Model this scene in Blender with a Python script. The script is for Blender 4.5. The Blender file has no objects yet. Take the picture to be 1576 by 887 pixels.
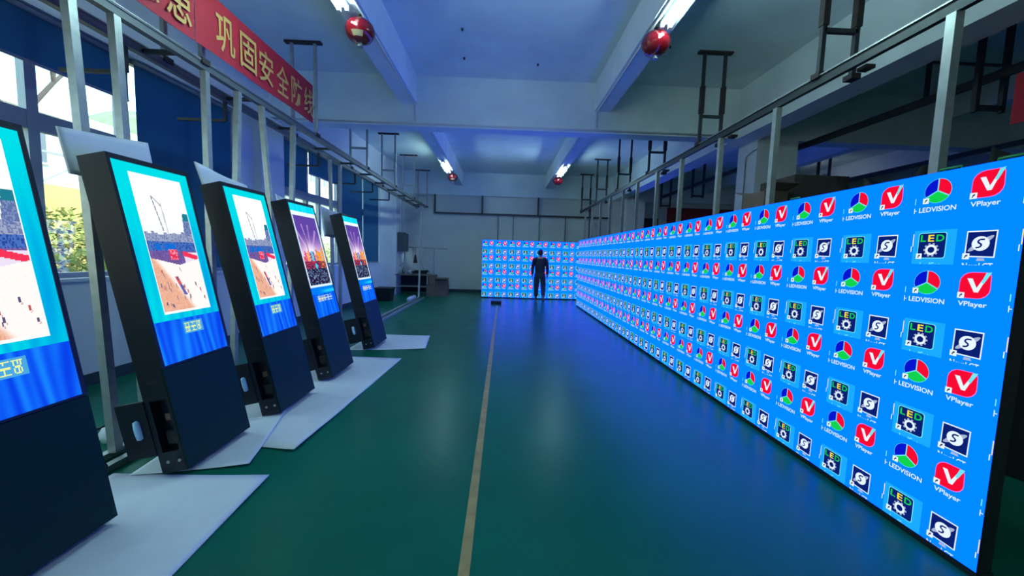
import bpy, bmesh, math, random
from mathutils import Vector, Matrix
random.seed(7)
S = bpy.context.scene
C = S.collection
PI = math.pi

# ------------------------------------------------------------------ camera
FPX, CAM_H = 590.0, 1.52
PITCH, YAW, ROLL = 0.08459, 0.02787, 0.03
cam_d = bpy.data.cameras.new('camera')
cam_d.sensor_width = 36.0
cam_d.lens = FPX / 1576.0 * 36.0
cam_d.clip_start = 0.05
cam_d.clip_end = 400
cam = bpy.data.objects.new('camera', cam_d)
C.objects.link(cam)
fwd = Vector((math.sin(YAW) * math.cos(PITCH), math.cos(YAW) * math.cos(PITCH), -math.sin(PITCH)))
rgt = Vector((math.cos(YAW), -math.sin(YAW), 0))
up = rgt.cross(fwd)
ex = rgt * math.cos(ROLL) + up * math.sin(ROLL)
ey = up * math.cos(ROLL) - rgt * math.sin(ROLL)
M = Matrix((ex, ey, -fwd)).transposed().to_4x4()
M.translation = Vector((0, 0, CAM_H))
cam.matrix_world = M
S.camera = cam

# ------------------------------------------------------------------ exposure, world, sun
S.view_settings.view_transform = 'Standard'
S.view_settings.look = 'None'
S.view_settings.gamma = 1.0
S.view_settings.use_curve_mapping = False
S.view_settings.exposure = 0.12
W = bpy.data.worlds.new('world')
S.world = W
W.use_nodes = True
bg = W.node_tree.nodes['Background']
bg.inputs[0].default_value = (0.50, 0.80, 0.95, 1)
bg.inputs[1].default_value = 4.5
sun_d = bpy.data.lights.new('sun', 'SUN')
sun_d.energy = 7.0
sun_d.angle = 0.01
sun_d.color = (1.0, 0.93, 0.8)
sun = bpy.data.objects.new('sun', sun_d)
C.objects.link(sun)
sun.rotation_euler = Vector((-0.62, 0.3, -0.72)).to_track_quat('-Z', 'Y').to_euler()
LED_GAIN = 1.0        # brightness of the display walls
TUBE = 66.0            # brightness of the fluorescent tubes


# ------------------------------------------------------------------ helpers
def lin(r, g, b):
    f = lambda v: (v / 255 / 12.92) if v / 255 <= 0.04045 else ((v / 255 + 0.055) / 1.055) ** 2.4
    return (f(r), f(g), f(b))


def pmat(name, col, rough=0.6, metal=0.0, spec=0.5, noise=0.0, scale=8.0, bump=0.0, coat=0.0):
    m = bpy.data.materials.new(name)
    m.use_nodes = True
    nt = m.node_tree
    b = nt.nodes['Principled BSDF']
    b.inputs['Base Color'].default_value = (*col, 1)
    b.inputs['Roughness'].default_value = rough
    b.inputs['Metallic'].default_value = metal
    b.inputs['Specular IOR Level'].default_value = spec
    b.inputs['Coat Weight'].default_value = coat
    if noise or bump:
        tc = nt.nodes.new('ShaderNodeTexCoord')
        n = nt.nodes.new('ShaderNodeTexNoise')
        n.inputs['Scale'].default_value = scale
        n.inputs['Detail'].default_value = 5
        nt.links.new(tc.outputs['Object'], n.inputs['Vector'])
        if noise:
            r = nt.nodes.new('ShaderNodeValToRGB')
            r.color_ramp.elements[0].position = 0.3
            r.color_ramp.elements[1].position = 0.7
            r.color_ramp.elements[0].color = (*[c * (1 - noise) for c in col], 1)
            r.color_ramp.elements[1].color = (*[min(1, c * (1 + noise)) for c in col], 1)
            nt.links.new(n.outputs['Fac'], r.inputs[0])
            nt.links.new(r.outputs[0], b.inputs['Base Color'])
        if bump:
            bp = nt.nodes.new('ShaderNodeBump')
            bp.inputs['Strength'].default_value = bump
            bp.inputs['Distance'].default_value = 0.02
            nt.links.new(n.outputs['Fac'], bp.inputs['Height'])
            nt.links.new(bp.outputs[0], b.inputs['Normal'])
    return m


def emat(name, col, strength=1.0, sample=True):
    m = bpy.data.materials.new(name)
    m.use_nodes = True
    nt = m.node_tree
    nt.nodes.clear()
    o = nt.nodes.new('ShaderNodeOutputMaterial')
    e = nt.nodes.new('ShaderNodeEmission')
    e.inputs[0].default_value = (*col, 1)
    e.inputs[1].default_value = strength
    nt.links.new(e.outputs[0], o.inputs[0])
    m.cycles.emission_sampling = 'FRONT' if sample else 'NONE'
    return m


class MB:
    """collects shapes; build() links them as ONE mesh object"""
    def __init__(self):
        self.bm = bmesh.new()

    def face(self, pts, mi=0):
        vs = [self.bm.verts.new(p) for p in pts]
        f = self.bm.faces.new(vs)
        f.material_index = mi
        return f

    def hexa(self, p, mi=0):
        """eight corners: bottom ring 0-3, top ring 4-7"""
        v = [self.bm.verts.new(q) for q in p]
        for idx in ((3, 2, 1, 0), (4, 5, 6, 7), (0, 1, 5, 4), (1, 2, 6, 5), (2, 3, 7, 6), (3, 0, 4, 7)):
            f = self.bm.faces.new([v[i] for i in idx])
            f.material_index = mi
        return self

    def box(self, a, b, mi=0):
        x0, y0, z0 = a
        x1, y1, z1 = b
        return self.hexa([(x0, y0, z0), (x1, y0, z0), (x1, y1, z0), (x0, y1, z0),
                          (x0, y0, z1), (x1, y0, z1), (x1, y1, z1), (x0, y1, z1)], mi)

    def bar(self, p, q, w, h=None, mi=0, upv=(0, 1, 0)):
        """square bar between two points"""
        h = h or w
        p, q = Vector(p), Vector(q)
        d = (q - p).normalized()
        u = Vector(upv)
        if abs(d.dot(u)) > 0.95:
            u = Vector((1, 0, 0))
        s = d.cross(u).normalized()
        u = s.cross(d).normalized()
        r = [s * (-w / 2) + u * (-h / 2), s * (w / 2) + u * (-h / 2), s * (w / 2) + u * (h / 2), s * (-w / 2) + u * (h / 2)]
        return self.hexa([p + k for k in r] + [q + k for k in r], mi)

    def tube(self, pts, rad, n=10, mi=0, cap=True, smooth=True):
        pts = [Vector(p) for p in pts]
        rads = rad if isinstance(rad, (list, tuple)) else [rad] * len(pts)
        rings = []
        prev = None
        for i, p in enumerate(pts):
            d = (pts[min(i + 1, len(pts) - 1)] - pts[max(i - 1, 0)]).normalized()
            u = prev if prev is not None else (Vector((0, 0, 1)) if abs(d.z) < 0.9 else Vector((1, 0, 0)))
            s = d.cross(u).normalized()
            u = s.cross(d).normalized()
            prev = u
            rings.append([self.bm.verts.new(p + (s * math.cos(2 * PI * k / n) + u * math.sin(2 * PI * k / n)) * rads[i]) for k in range(n)])
        for a, b in zip(rings, rings[1:]):
            for k in range(n):
                f = self.bm.faces.new((a[k], a[(k + 1) % n], b[(k + 1) % n], b[k]))
                f.material_index = mi
                f.smooth = smooth
        if cap:
            for r in (rings[0], rings[-1]):
                f = self.bm.faces.new(r)
                f.material_index = mi
        return self

    def lathe(self, prof, n=28, mi=0, c=(0, 0, 0)):
        c = Vector(c)
        rings = []
        for r, z in prof:
            if r < 1e-6:
                rings.append([self.bm.verts.new(c + Vector((0, 0, z)))])
            else:
                rings.append([self.bm.verts.new(c + Vector((r * math.cos(2 * PI * k / n), r * math.sin(2 * PI * k / n), z))) for k in range(n)])
        for a, b in zip(rings, rings[1:]):
            for k in range(n):
                A, B = a[k % len(a)], a[(k + 1) % len(a)]
                D, E = b[k % len(b)], b[(k + 1) % len(b)]
                vs = []
                for v in (A, B, E, D):
                    if v not in vs:
                        vs.append(v)
                if len(vs) > 2:
                    f = self.bm.faces.new(vs)
                    f.material_index = mi
                    f.smooth = True
        return self

    def bevel(self, w, seg=2):
        es = [e for e in self.bm.edges if len(e.link_faces) == 2 and e.calc_face_angle(0) > 0.5]
        bmesh.ops.bevel(self.bm, geom=es, offset=w, segments=seg, affect='EDGES', clamp_overlap=True)
        return self

    def build(self, name, mats, parent=None, loc=(0, 0, 0), rot=(0, 0, 0), recalc=True):
        if recalc:
            bmesh.ops.recalc_face_normals(self.bm, faces=self.bm.faces[:])
        me = bpy.data.meshes.new(name)
        self.bm.to_mesh(me)
        self.bm.free()
        for m in (mats if isinstance(mats, (list, tuple)) else [mats]):
            me.materials.append(m)
        o = bpy.data.objects.new(name, me)
        o.location = loc
        o.rotation_euler = rot
        C.objects.link(o)
        if parent:
            o.parent = parent
        return o


def tag(o, label, cat, group=None, kind=None):
    o['label'] = label
    o['category'] = cat
    if group:
        o['group'] = group
    if kind:
        o['kind'] = kind
    return o


def struct(o):
    o['kind'] = 'structure'
    return o


def empty(name, loc=(0, 0, 0), rot=(0, 0, 0)):
    o = bpy.data.objects.new(name, None)
    o.empty_display_size = 0.2
    o.location = loc
    o.rotation_euler = rot
    C.objects.link(o)
    return o


def copy_tree(o, parent=None):
    c = o.copy()
    C.objects.link(c)
    if parent:
        c.parent = parent
    for ch in [k for k in o.children]:
        copy_tree(ch, c)
    return c


def text_mesh(body, size, offset=0.0):
    """flat lettering: list of verts (2D) and faces"""
    cu = bpy.data.curves.new('lettering', 'FONT')
    cu.body = body
    cu.size = size
    cu.offset = offset
    cu.resolution_u = 3
    o = bpy.data.objects.new('lettering', cu)
    C.objects.link(o)
    dg = bpy.context.evaluated_depsgraph_get()
    me = bpy.data.meshes.new_from_object(o.evaluated_get(dg))
    vs = [(v.co.x, v.co.y) for v in me.vertices]
    fs = [tuple(p.vertices) for p in me.polygons]
    bpy.data.objects.remove(o)
    bpy.data.curves.remove(cu)
    bpy.data.meshes.remove(me)
    return vs, fs


def fit_text(body, u0, u1, v0, v1, offset=0.0, size=1.0):
    vs, fs = text_mesh(body, size, offset)
    x0, x1 = min(v[0] for v in vs), max(v[0] for v in vs)
    y0, y1 = min(v[1] for v in vs), max(v[1] for v in vs)
    return [(u0 + (x - x0) / (x1 - x0) * (u1 - u0), v0 + (y - y0) / (y1 - y0) * (v1 - v0)) for x, y in vs], fs


# ------------------------------------------------------------------ materials
white_paint = pmat('white_paint', (0.74, 0.76, 0.78), 0.7, noise=0.05, scale=1.2)
ceiling_paint = pmat('ceiling_paint', (0.80, 0.88, 0.90), 0.75, noise=0.07, scale=1.6)
wall_grey = pmat('grey_wall_paint', (0.62, 0.64, 0.62), 0.75, noise=0.06, scale=1.0)
skirting_paint = pmat('dark_skirting', (0.03, 0.05, 0.06), 0.5)
alu = pmat('window_aluminium', (0.30, 0.33, 0.36), 0.45, metal=0.3)
steel = pmat('galvanised_steel', (0.44, 0.45, 0.43), 0.42, metal=0.6, noise=0.12, scale=14)
dark_steel = pmat('dark_steel', (0.06, 0.065, 0.07), 0.5, metal=0.6)
rust = pmat('dark_primer', (0.035, 0.022, 0.02), 0.7, noise=0.3, scale=30)
black_powder = pmat('black_powder_coat', (0.008, 0.010, 0.020), 0.45, spec=0.35, noise=0.1, scale=40)
black_plastic = pmat('black_plastic', (0.01, 0.01, 0.011), 0.5)
navy_panel = pmat('dark_front_panel', (0.003, 0.026, 0.020), 0.5, spec=0.15)
red_enamel = pmat('red_enamel', (0.20, 0.004, 0.010), 0.12, coat=0.6)
gold_label = pmat('gold_label', (0.5, 0.36, 0.2), 0.4)
foam_white = pmat('white_foam', (0.80, 0.81, 0.82), 0.65, noise=0.03, scale=6, bump=0.15)
cloth_red = pmat('red_banner_cloth', (0.46, 0.012, 0.03), 0.7, noise=0.08, scale=3)
cloth_gold = pmat('gold_lettering', (0.68, 0.36, 0.10), 0.6)
cardboard = pmat('brown_cardboard', (0.16, 0.11, 0.085), 0.8, noise=0.1, scale=5)
cable_black = pmat('black_rubber', (0.008, 0.008, 0.008), 0.5)
pvc = pmat('white_pvc', (0.72, 0.74, 0.76), 0.4)
green_paint = pmat('green_handle', (0.01, 0.35, 0.10), 0.4)
lamp_housing = pmat('lamp_housing', (0.75, 0.77, 0.8), 0.4)
tube_glow = emat('tube_glow', (0.62, 1.04, 1.02), TUBE)
dim_tube_glow = emat('dim_tube_glow', (0.8, 0.94, 1.0), TUBE * 0.14)  # dimmed version of tube_glow, lets blue light dominate the right aisle


def make_floor_mat():
    m = bpy.data.materials.new('green_epoxy')
    m.use_nodes = True
    nt = m.node_tree
    L = nt.links
    b = nt.nodes['Principled BSDF']
    tc = nt.nodes.new('ShaderNodeTexCoord')
    n = nt.nodes.new('ShaderNodeTexNoise')
    n.inputs['Scale'].default_value = 0.9
    n.inputs['Detail'].default_value = 6
    L.new(tc.outputs['Object'], n.inputs['Vector'])
    r = nt.nodes.new('ShaderNodeValToRGB')
    r.color_ramp.elements[0].position = 0.3
    r.color_ramp.elements[1].position = 0.75
    r.color_ramp.elements[0].color = (0.002, 0.115, 0.07, 1)
    r.color_ramp.elements[1].color = (0.003, 0.155, 0.095, 1)
    L.new(n.outputs['Fac'], r.inputs[0])
    # pale scuffs: two stretched noises, thresholded
    mp = nt.nodes.new('ShaderNodeMapping')
    mp.inputs['Rotation'].default_value = (0, 0, 0.5)
    mp.inputs['Scale'].default_value = (1.2, 9.0, 1)
    L.new(tc.outputs['Object'], mp.inputs['Vector'])
    n2 = nt.nodes.new('ShaderNodeTexNoise')
    n2.inputs['Scale'].default_value = 1.6
    n2.inputs['Detail'].default_value = 8
    L.new(mp.outputs[0], n2.inputs['Vector'])
    r2 = nt.nodes.new('ShaderNodeValToRGB')
    r2.color_ramp.elements[0].position = 0.66
    r2.color_ramp.elements[1].position = 0.76
    r2.color_ramp.elements[0].color = (0, 0, 0, 1)
    r2.color_ramp.elements[1].color = (0.16, 0.16, 0.16, 1)
    L.new(n2.outputs['Fac'], r2.inputs[0])
    mx = nt.nodes.new('ShaderNodeMix')
    mx.data_type = 'RGBA'
    mx.inputs['B'].default_value = (0.14, 0.26, 0.23, 1)
    L.new(r2.outputs[0], mx.inputs['Factor'])
    L.new(r.outputs[0], mx.inputs['A'])
    L.new(mx.outputs['Result'], b.inputs['Base Color'])
    n3 = nt.nodes.new('ShaderNodeTexNoise')
    n3.inputs['Scale'].default_value = 3.0
    n3.inputs['Detail'].default_value = 4
    L.new(tc.outputs['Object'], n3.inputs['Vector'])
    mr = nt.nodes.new('ShaderNodeMapRange')
    mr.inputs['To Min'].default_value = 0.25
    mr.inputs['To Max'].default_value = 0.36
    L.new(n3.outputs['Fac'], mr.inputs['Value'])
    L.new(mr.outputs[0], b.inputs['Roughness'])
    bp = nt.nodes.new('ShaderNodeBump')
    bp.inputs['Strength'].default_value = 0.02
    bp.inputs['Distance'].default_value = 0.01
    L.new(n3.outputs['Fac'], bp.inputs['Height'])
    L.new(bp.outputs[0], b.inputs['Normal'])
    b.inputs['Specular IOR Level'].default_value = 0.15
    return m


def make_glass():
    m = bpy.data.materials.new('window_glass')
    m.use_nodes = True
    nt = m.node_tree
    nt.nodes.clear()
    o = nt.nodes.new('ShaderNodeOutputMaterial')
    t = nt.nodes.new('ShaderNodeBsdfTransparent')
    t.inputs[0].default_value = (0.93, 0.96, 0.96, 1)
    g = nt.nodes.new('ShaderNodeBsdfGlossy')
    g.inputs['Roughness'].default_value = 0.02
    mx = nt.nodes.new('ShaderNodeMixShader')
    mx.inputs[0].default_value = 0.05
    nt.links.new(t.outputs[0], mx.inputs[1])
    nt.links.new(g.outputs[0], mx.inputs[2])
    nt.links.new(mx.outputs[0], o.inputs[0])
    return m


def make_blind():
    m = bpy.data.materials.new('blue_roller_fabric')
    m.use_nodes = True
    nt = m.node_tree
    nt.nodes.clear()
    o = nt.nodes.new('ShaderNodeOutputMaterial')
    d = nt.nodes.new('ShaderNodeBsdfDiffuse')
    d.inputs[0].default_value = (0.08, 0.22, 0.36, 1)
    t = nt.nodes.new('ShaderNodeBsdfTranslucent')
    t.inputs[0].default_value = (0.05, 0.17, 0.30, 1)
    mx = nt.nodes.new('ShaderNodeMixShader')
    mx.inputs[0].default_value = 0.45
    nt.links.new(d.outputs[0], mx.inputs[1])
    nt.links.new(t.outputs[0], mx.inputs[2])
    nt.links.new(mx.outputs[0], o.inputs[0])
    return m


floor_mat = make_floor_mat()
glass = make_glass()
blind_fabric = make_blind()

# ------------------------------------------------------------------ room shell
Z_SLAB, Y_BACK, Y_FRONT, X_RIGHT = 4.68, 15.3, -7.0, 13.0


def WL(y, d=0.0):
    """inner face of the window wall (it runs slightly off square)"""
    return -4.55 + 0.045 * y + d


fl = struct(MB().box((-5.2, Y_FRONT - 0.2, -0.2), (X_RIGHT + 0.2, Y_BACK + 0.2, 0)).build('floor', floor_mat))
line_mat = pmat('tan_line_paint', (0.42, 0.28, 0.10), 0.5, noise=0.2, scale=9)
MB().hexa([(-0.195, Y_FRONT, 0.0005), (-0.14, Y_FRONT, 0.0005), (-0.085, 11.5, 0.0005), (-0.14, 11.5, 0.0005),
           (-0.195, Y_FRONT, 0.0015), (-0.14, Y_FRONT, 0.0015), (-0.085, 11.5, 0.0015), (-0.14, 11.5, 0.0015)]).build('painted_line', line_mat, fl)
struct(MB().box((-5.2, Y_FRONT - 0.2, Z_SLAB), (X_RIGHT + 0.2, Y_BACK + 0.2, 5.1)).build('ceiling', ceiling_paint))
TN = [0]


def trim(mb, mat=None):
    TN[0] += 1
    return struct(mb.build('trim_%d' % TN[0], mat or ceiling_paint))


for y in (-0.85, 7.2, Y_BACK - 0.08):          # deep cross beams
    trim(MB().box((-4.9, y, 3.8), (X_RIGHT, y + 0.3, Z_SLAB)))
for x in (-1.755, 1.755, 8.0, 10.8):           # shallower long beams
    for y0, y1 in ((Y_FRONT, -0.85), (-0.55, 7.2), (7.5, Y_BACK - 0.08)):
        trim(MB().box((x - 0.145, y0, 4.18), (x + 0.145, y1, Z_SLAB)))
for y0, y1 in ((Y_FRONT, -0.85), (-0.55, 7.2), (7.5, Y_BACK - 0.08)):     # beam line over the pillars
    trim(MB().box((4.3, y0, 3.8), (4.7, y1, Z_SLAB)))


def pillar(x0, x1, y0, y1, zt=3.8):
    return struct(MB().box((x0, y0, 0), (x1, y1, zt)).build('pillar', white_paint))


pillar(4.68, 5.45, 7.2, 7.78)
pillar(4.66, 5.35, 14.6, Y_BACK)
pillar(4.68, 5.45, -1.0, -0.4)
for y0, y1, p in ((6.75, 7.35, 0.13), (13.85, 14.4, 0.13), (-1.1, -0.5, 0.13)):
    struct(MB().hexa([(WL(y0, -0.2), y0, 0), (WL(y0, p), y0, 0), (WL(y1, p), y1, 0), (WL(y1, -0.2), y1, 0),
                      (WL(y0, -0.2), y0, 3.8), (WL(y0, p), y0, 3.8), (WL(y1, p), y1, 3.8), (WL(y1, -0.2), y1, 3.8)]).build('pillar', white_paint))

# window wall with three openings, plus an unseen one added behind the camera for daylight
OPEN = [(-6.4, -1.3), (-0.4, 6.35), (7.6, 12.65), (14.45, 15.15)]
SILL, HEAD = 1.15, 3.68


def wall_seg(mb, y0, y1, z0, z1, d0=-0.24, d1=0.0):
    mb.hexa([(WL(y0, d0), y0, z0), (WL(y0, d1), y0, z0), (WL(y1, d1), y1, z0), (WL(y1, d0), y1, z0),
             (WL(y0, d0), y0, z1), (WL(y0, d1), y0, z1), (WL(y1, d1), y1, z1), (WL(y1, d0), y1, z1)])


wb = MB()
ys = [Y_FRONT] + [v for o in OPEN for v in o] + [Y_BACK]
for i in range(0, len(ys), 2):
    wall_seg(wb, ys[i], ys[i + 1], 0, Z_SLAB)
for a, b in OPEN:
    wall_seg(wb, a, b, 0, SILL)
    wall_seg(wb, a, b, HEAD, Z_SLAB)
struct(wb.build('wall_left', white_paint))
sk = MB()
for y0, y1 in ((Y_FRONT, -1.1), (-0.5, 6.75), (7.35, 13.85), (14.4, Y_BACK)):
    wall_seg(sk, y0, y1, 0, 0.13, 0.0, 0.012)
struct(sk.build('baseboard_left', skirting_paint))
struct(MB().box((-5.0, Y_BACK, 0), (X_RIGHT + 0.2, Y_BACK + 0.2, Z_SLAB)).build('wall_back', wall_grey))
struct(MB().box((-3.8, Y_BACK - 0.012, 0), (4.6, Y_BACK, 0.12)).build('baseboard_back', skirting_paint))
struct(MB().box((X_RIGHT, Y_FRONT, 0), (X_RIGHT + 0.2, Y_BACK, Z_SLAB)).build('wall_right', wall_grey))
wf = MB()                                       # unseen end wall behind the camera, its opening added to let daylight in
wf.box((-5.2, Y_FRONT - 0.2, 0), (X_RIGHT + 0.2, Y_FRONT, 0.9))
wf.box((-5.2, Y_FRONT - 0.2, 3.8), (X_RIGHT + 0.2, Y_FRONT, Z_SLAB))
for x0, x1 in ((-5.2, -3.4), (-2.2, X_RIGHT + 0.2)):
    wf.box((x0, Y_FRONT - 0.2, 0.9), (x1, Y_FRONT, 3.8))
struct(wf.build('wall_front', wall_grey))

# windows: aluminium frames, transom at 2.66, panes
MULL = [[-6.35, -5.1, -3.85, -2.6, -1.35], [-0.35, 0.45, 1.3, 2.15, 3.0, 3.84, 4.68, 5.5, 6.31], [7.64, 8.5, 9.02, 9.9, 10.75, 11.6, 12.6], [14.5, 15.1]]
for wi, ((a, b), mu) in enumerate(zip(OPEN, MULL)):
    w = empty('window_%d' % (wi + 1), (WL(a), a, SILL))  # the first is the added daylight run behind the camera
    struct(w)
    inv = Matrix.Translation((-WL(a), -a, -SILL))
    f = MB()
    for z in (SILL, 2.57, HEAD - 0.06):
        wall_seg(f, a, b, z, z + (0.17 if z == 2.57 else 0.06), -0.14, -0.07)
    for y in mu:
        wall_seg(f, y - 0.045, y + 0.045, SILL, HEAD, -0.14, -0.065)
    bmesh.ops.transform(f.bm, matrix=inv, verts=f.bm.verts[:])
    f.build('window_frame', alu, w)
    s = MB()
    wall_seg(s, a, b, SILL - 0.03, SILL + 0.004, -0.235, 0.03)
    bmesh.ops.transform(s.bm, matrix=inv, verts=s.bm.verts[:])
    s.build('window_sill', white_paint, w)
    for y0, y1 in zip(mu, mu[1:]):
        for z0, z1 in ((SILL + 0.06, 2.57), (2.74, HEAD - 0.06)):
            p = MB()
            wall_seg(p, y0 + 0.045, y1 - 0.045, z0, z1, -0.11, -0.104)
            bmesh.ops.transform(p.bm, matrix=inv, verts=p.bm.verts[:])
            p.build('pane', glass, w)


# ------------------------------------------------------------------ display walls
def srgb(name, r, g, b, k=1.0, sample=False):
    return emat(name, lin(r, g, b), k * LED_GAIN, sample)


bl = lin(2, 136, 240)
LEDM = [black_plastic,
        emat('display_blue', (bl[0], bl[1] * 0.98, bl[2] * 4.3), LED_GAIN, True),
        srgb('display_light_blue', 25, 165, 250), srgb('display_white', 225, 240, 255), srgb('display_red', 240, 10, 50),
        srgb('display_green', 15, 205, 75), srgb('display_deep_blue', 5, 20, 200), srgb('display_pink', 235, 110, 205),
        srgb('display_navy', 8, 30, 110), srgb('display_grey', 160, 175, 205), srgb('display_yellow', 240, 220, 60),
        srgb('display_cyan', 110, 225, 240), srgb('display_dark_edge', 30, 35, 70)]
BK, BLUE, LBL, WHT, RED, GRN, DBL, PNK, NVY, GRY, YEL, CYA, DRK = range(13)
CW, CH = 0.464, 0.5


class Screen:
    def __init__(self):
        self.mb = MB()

    def poly(self, pts, mi, layer):
        y = -0.001 - 0.0004 * layer
        f = self.mb.face([(u, y, v) for u, v in pts], mi)
        return f

    def disc(self, cu, cv, r, mi, layer, a0=0, a1=360, n=20, rv=None):
        rv = rv or r
        full = (a1 - a0) >= 360
        pts = [(cu + r * math.cos(math.radians(a0 + (a1 - a0) * k / n)), cv + rv * math.sin(math.radians(a0 + (a1 - a0) * k / n))) for k in range(n + (0 if full else 1))]
        if not full:
            pts = [(cu, cv)] + pts
        self.poly(pts, mi, layer)

    def rrect(self, u0, v0, u1, v1, r, mi, layer, corners=(1, 1, 1, 1)):
        pts = []
        for (cu, cv, a), k in zip(((u1 - r, v1 - r, 0), (u0 + r, v1 - r, 90), (u0 + r, v0 + r, 180), (u1 - r, v0 + r, 270)), corners):
            if k:
                pts += [(cu + r * k * math.cos(math.radians(a + t)) + (0 if k == 1 else 0), cv + r * math.sin(math.radians(a + t))) for t in (0, 22, 45, 68, 90)]
            else:
                pts.append((u1 if a in (0, 270) else u0, v1 if a in (0, 90) else v0))
        self.poly(pts, mi, layer)

    def ring(self, cu, cv, r0, r1, mi, layer, n=20):
        for k in range(n):
            a, b = 2 * PI * k / n, 2 * PI * (k + 1) / n
            self.poly([(cu + r0 * math.cos(a), cv + r0 * math.sin(a)), (cu + r1 * math.cos(a), cv + r1 * math.sin(a)),
                       (cu + r1 * math.cos(b), cv + r1 * math.sin(b)), (cu + r0 * math.cos(b), cv + r0 * math.sin(b))], mi, layer)

    def text(self, body, u0, u1, v0, v1, mi, layer, clip=None, offset=0.0):
        vs, fs = fit_text(body, u0, u1, v0, v1, offset)
        for f in fs:
            pts = [vs[i] for i in f]
            if clip is not None:
                out = []
                for i in range(len(pts)):
                    p, q = pts[i - 1], pts[i]
                    if (p[1] >= clip) != (q[1] >= clip):
                        t = (clip - p[1]) / (q[1] - p[1])
                        out.append((p[0] + t * (q[0] - p[0]), clip))
                    if q[1] >= clip:
                        out.append(q)
                pts = out
            if len(pts) > 2:
                a = sum(pts[i - 1][0] * pts[i][1] - pts[i][0] * pts[i - 1][1] for i in range(len(pts)))
                if abs(a) > 1e-10:
                    self.poly(pts, mi, layer)

    def shortcut(self, u, v, s):
        self.poly([(u, v), (u + s, v), (u + s, v + s), (u, v + s)], WHT, 8)
        a = s * 0.16
        self.poly([(u + s * .25, v + s * .25), (u + s * .42, v + s * .2), (u + s * .55, v + s * .52), (u + s * .42, v + s * .6)], DRK, 9)
        self.poly([(u + s * .3, v + s * .58), (u + s * .72, v + s * .45), (u + s * .7, v + s * .85)], DRK, 9)


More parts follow.
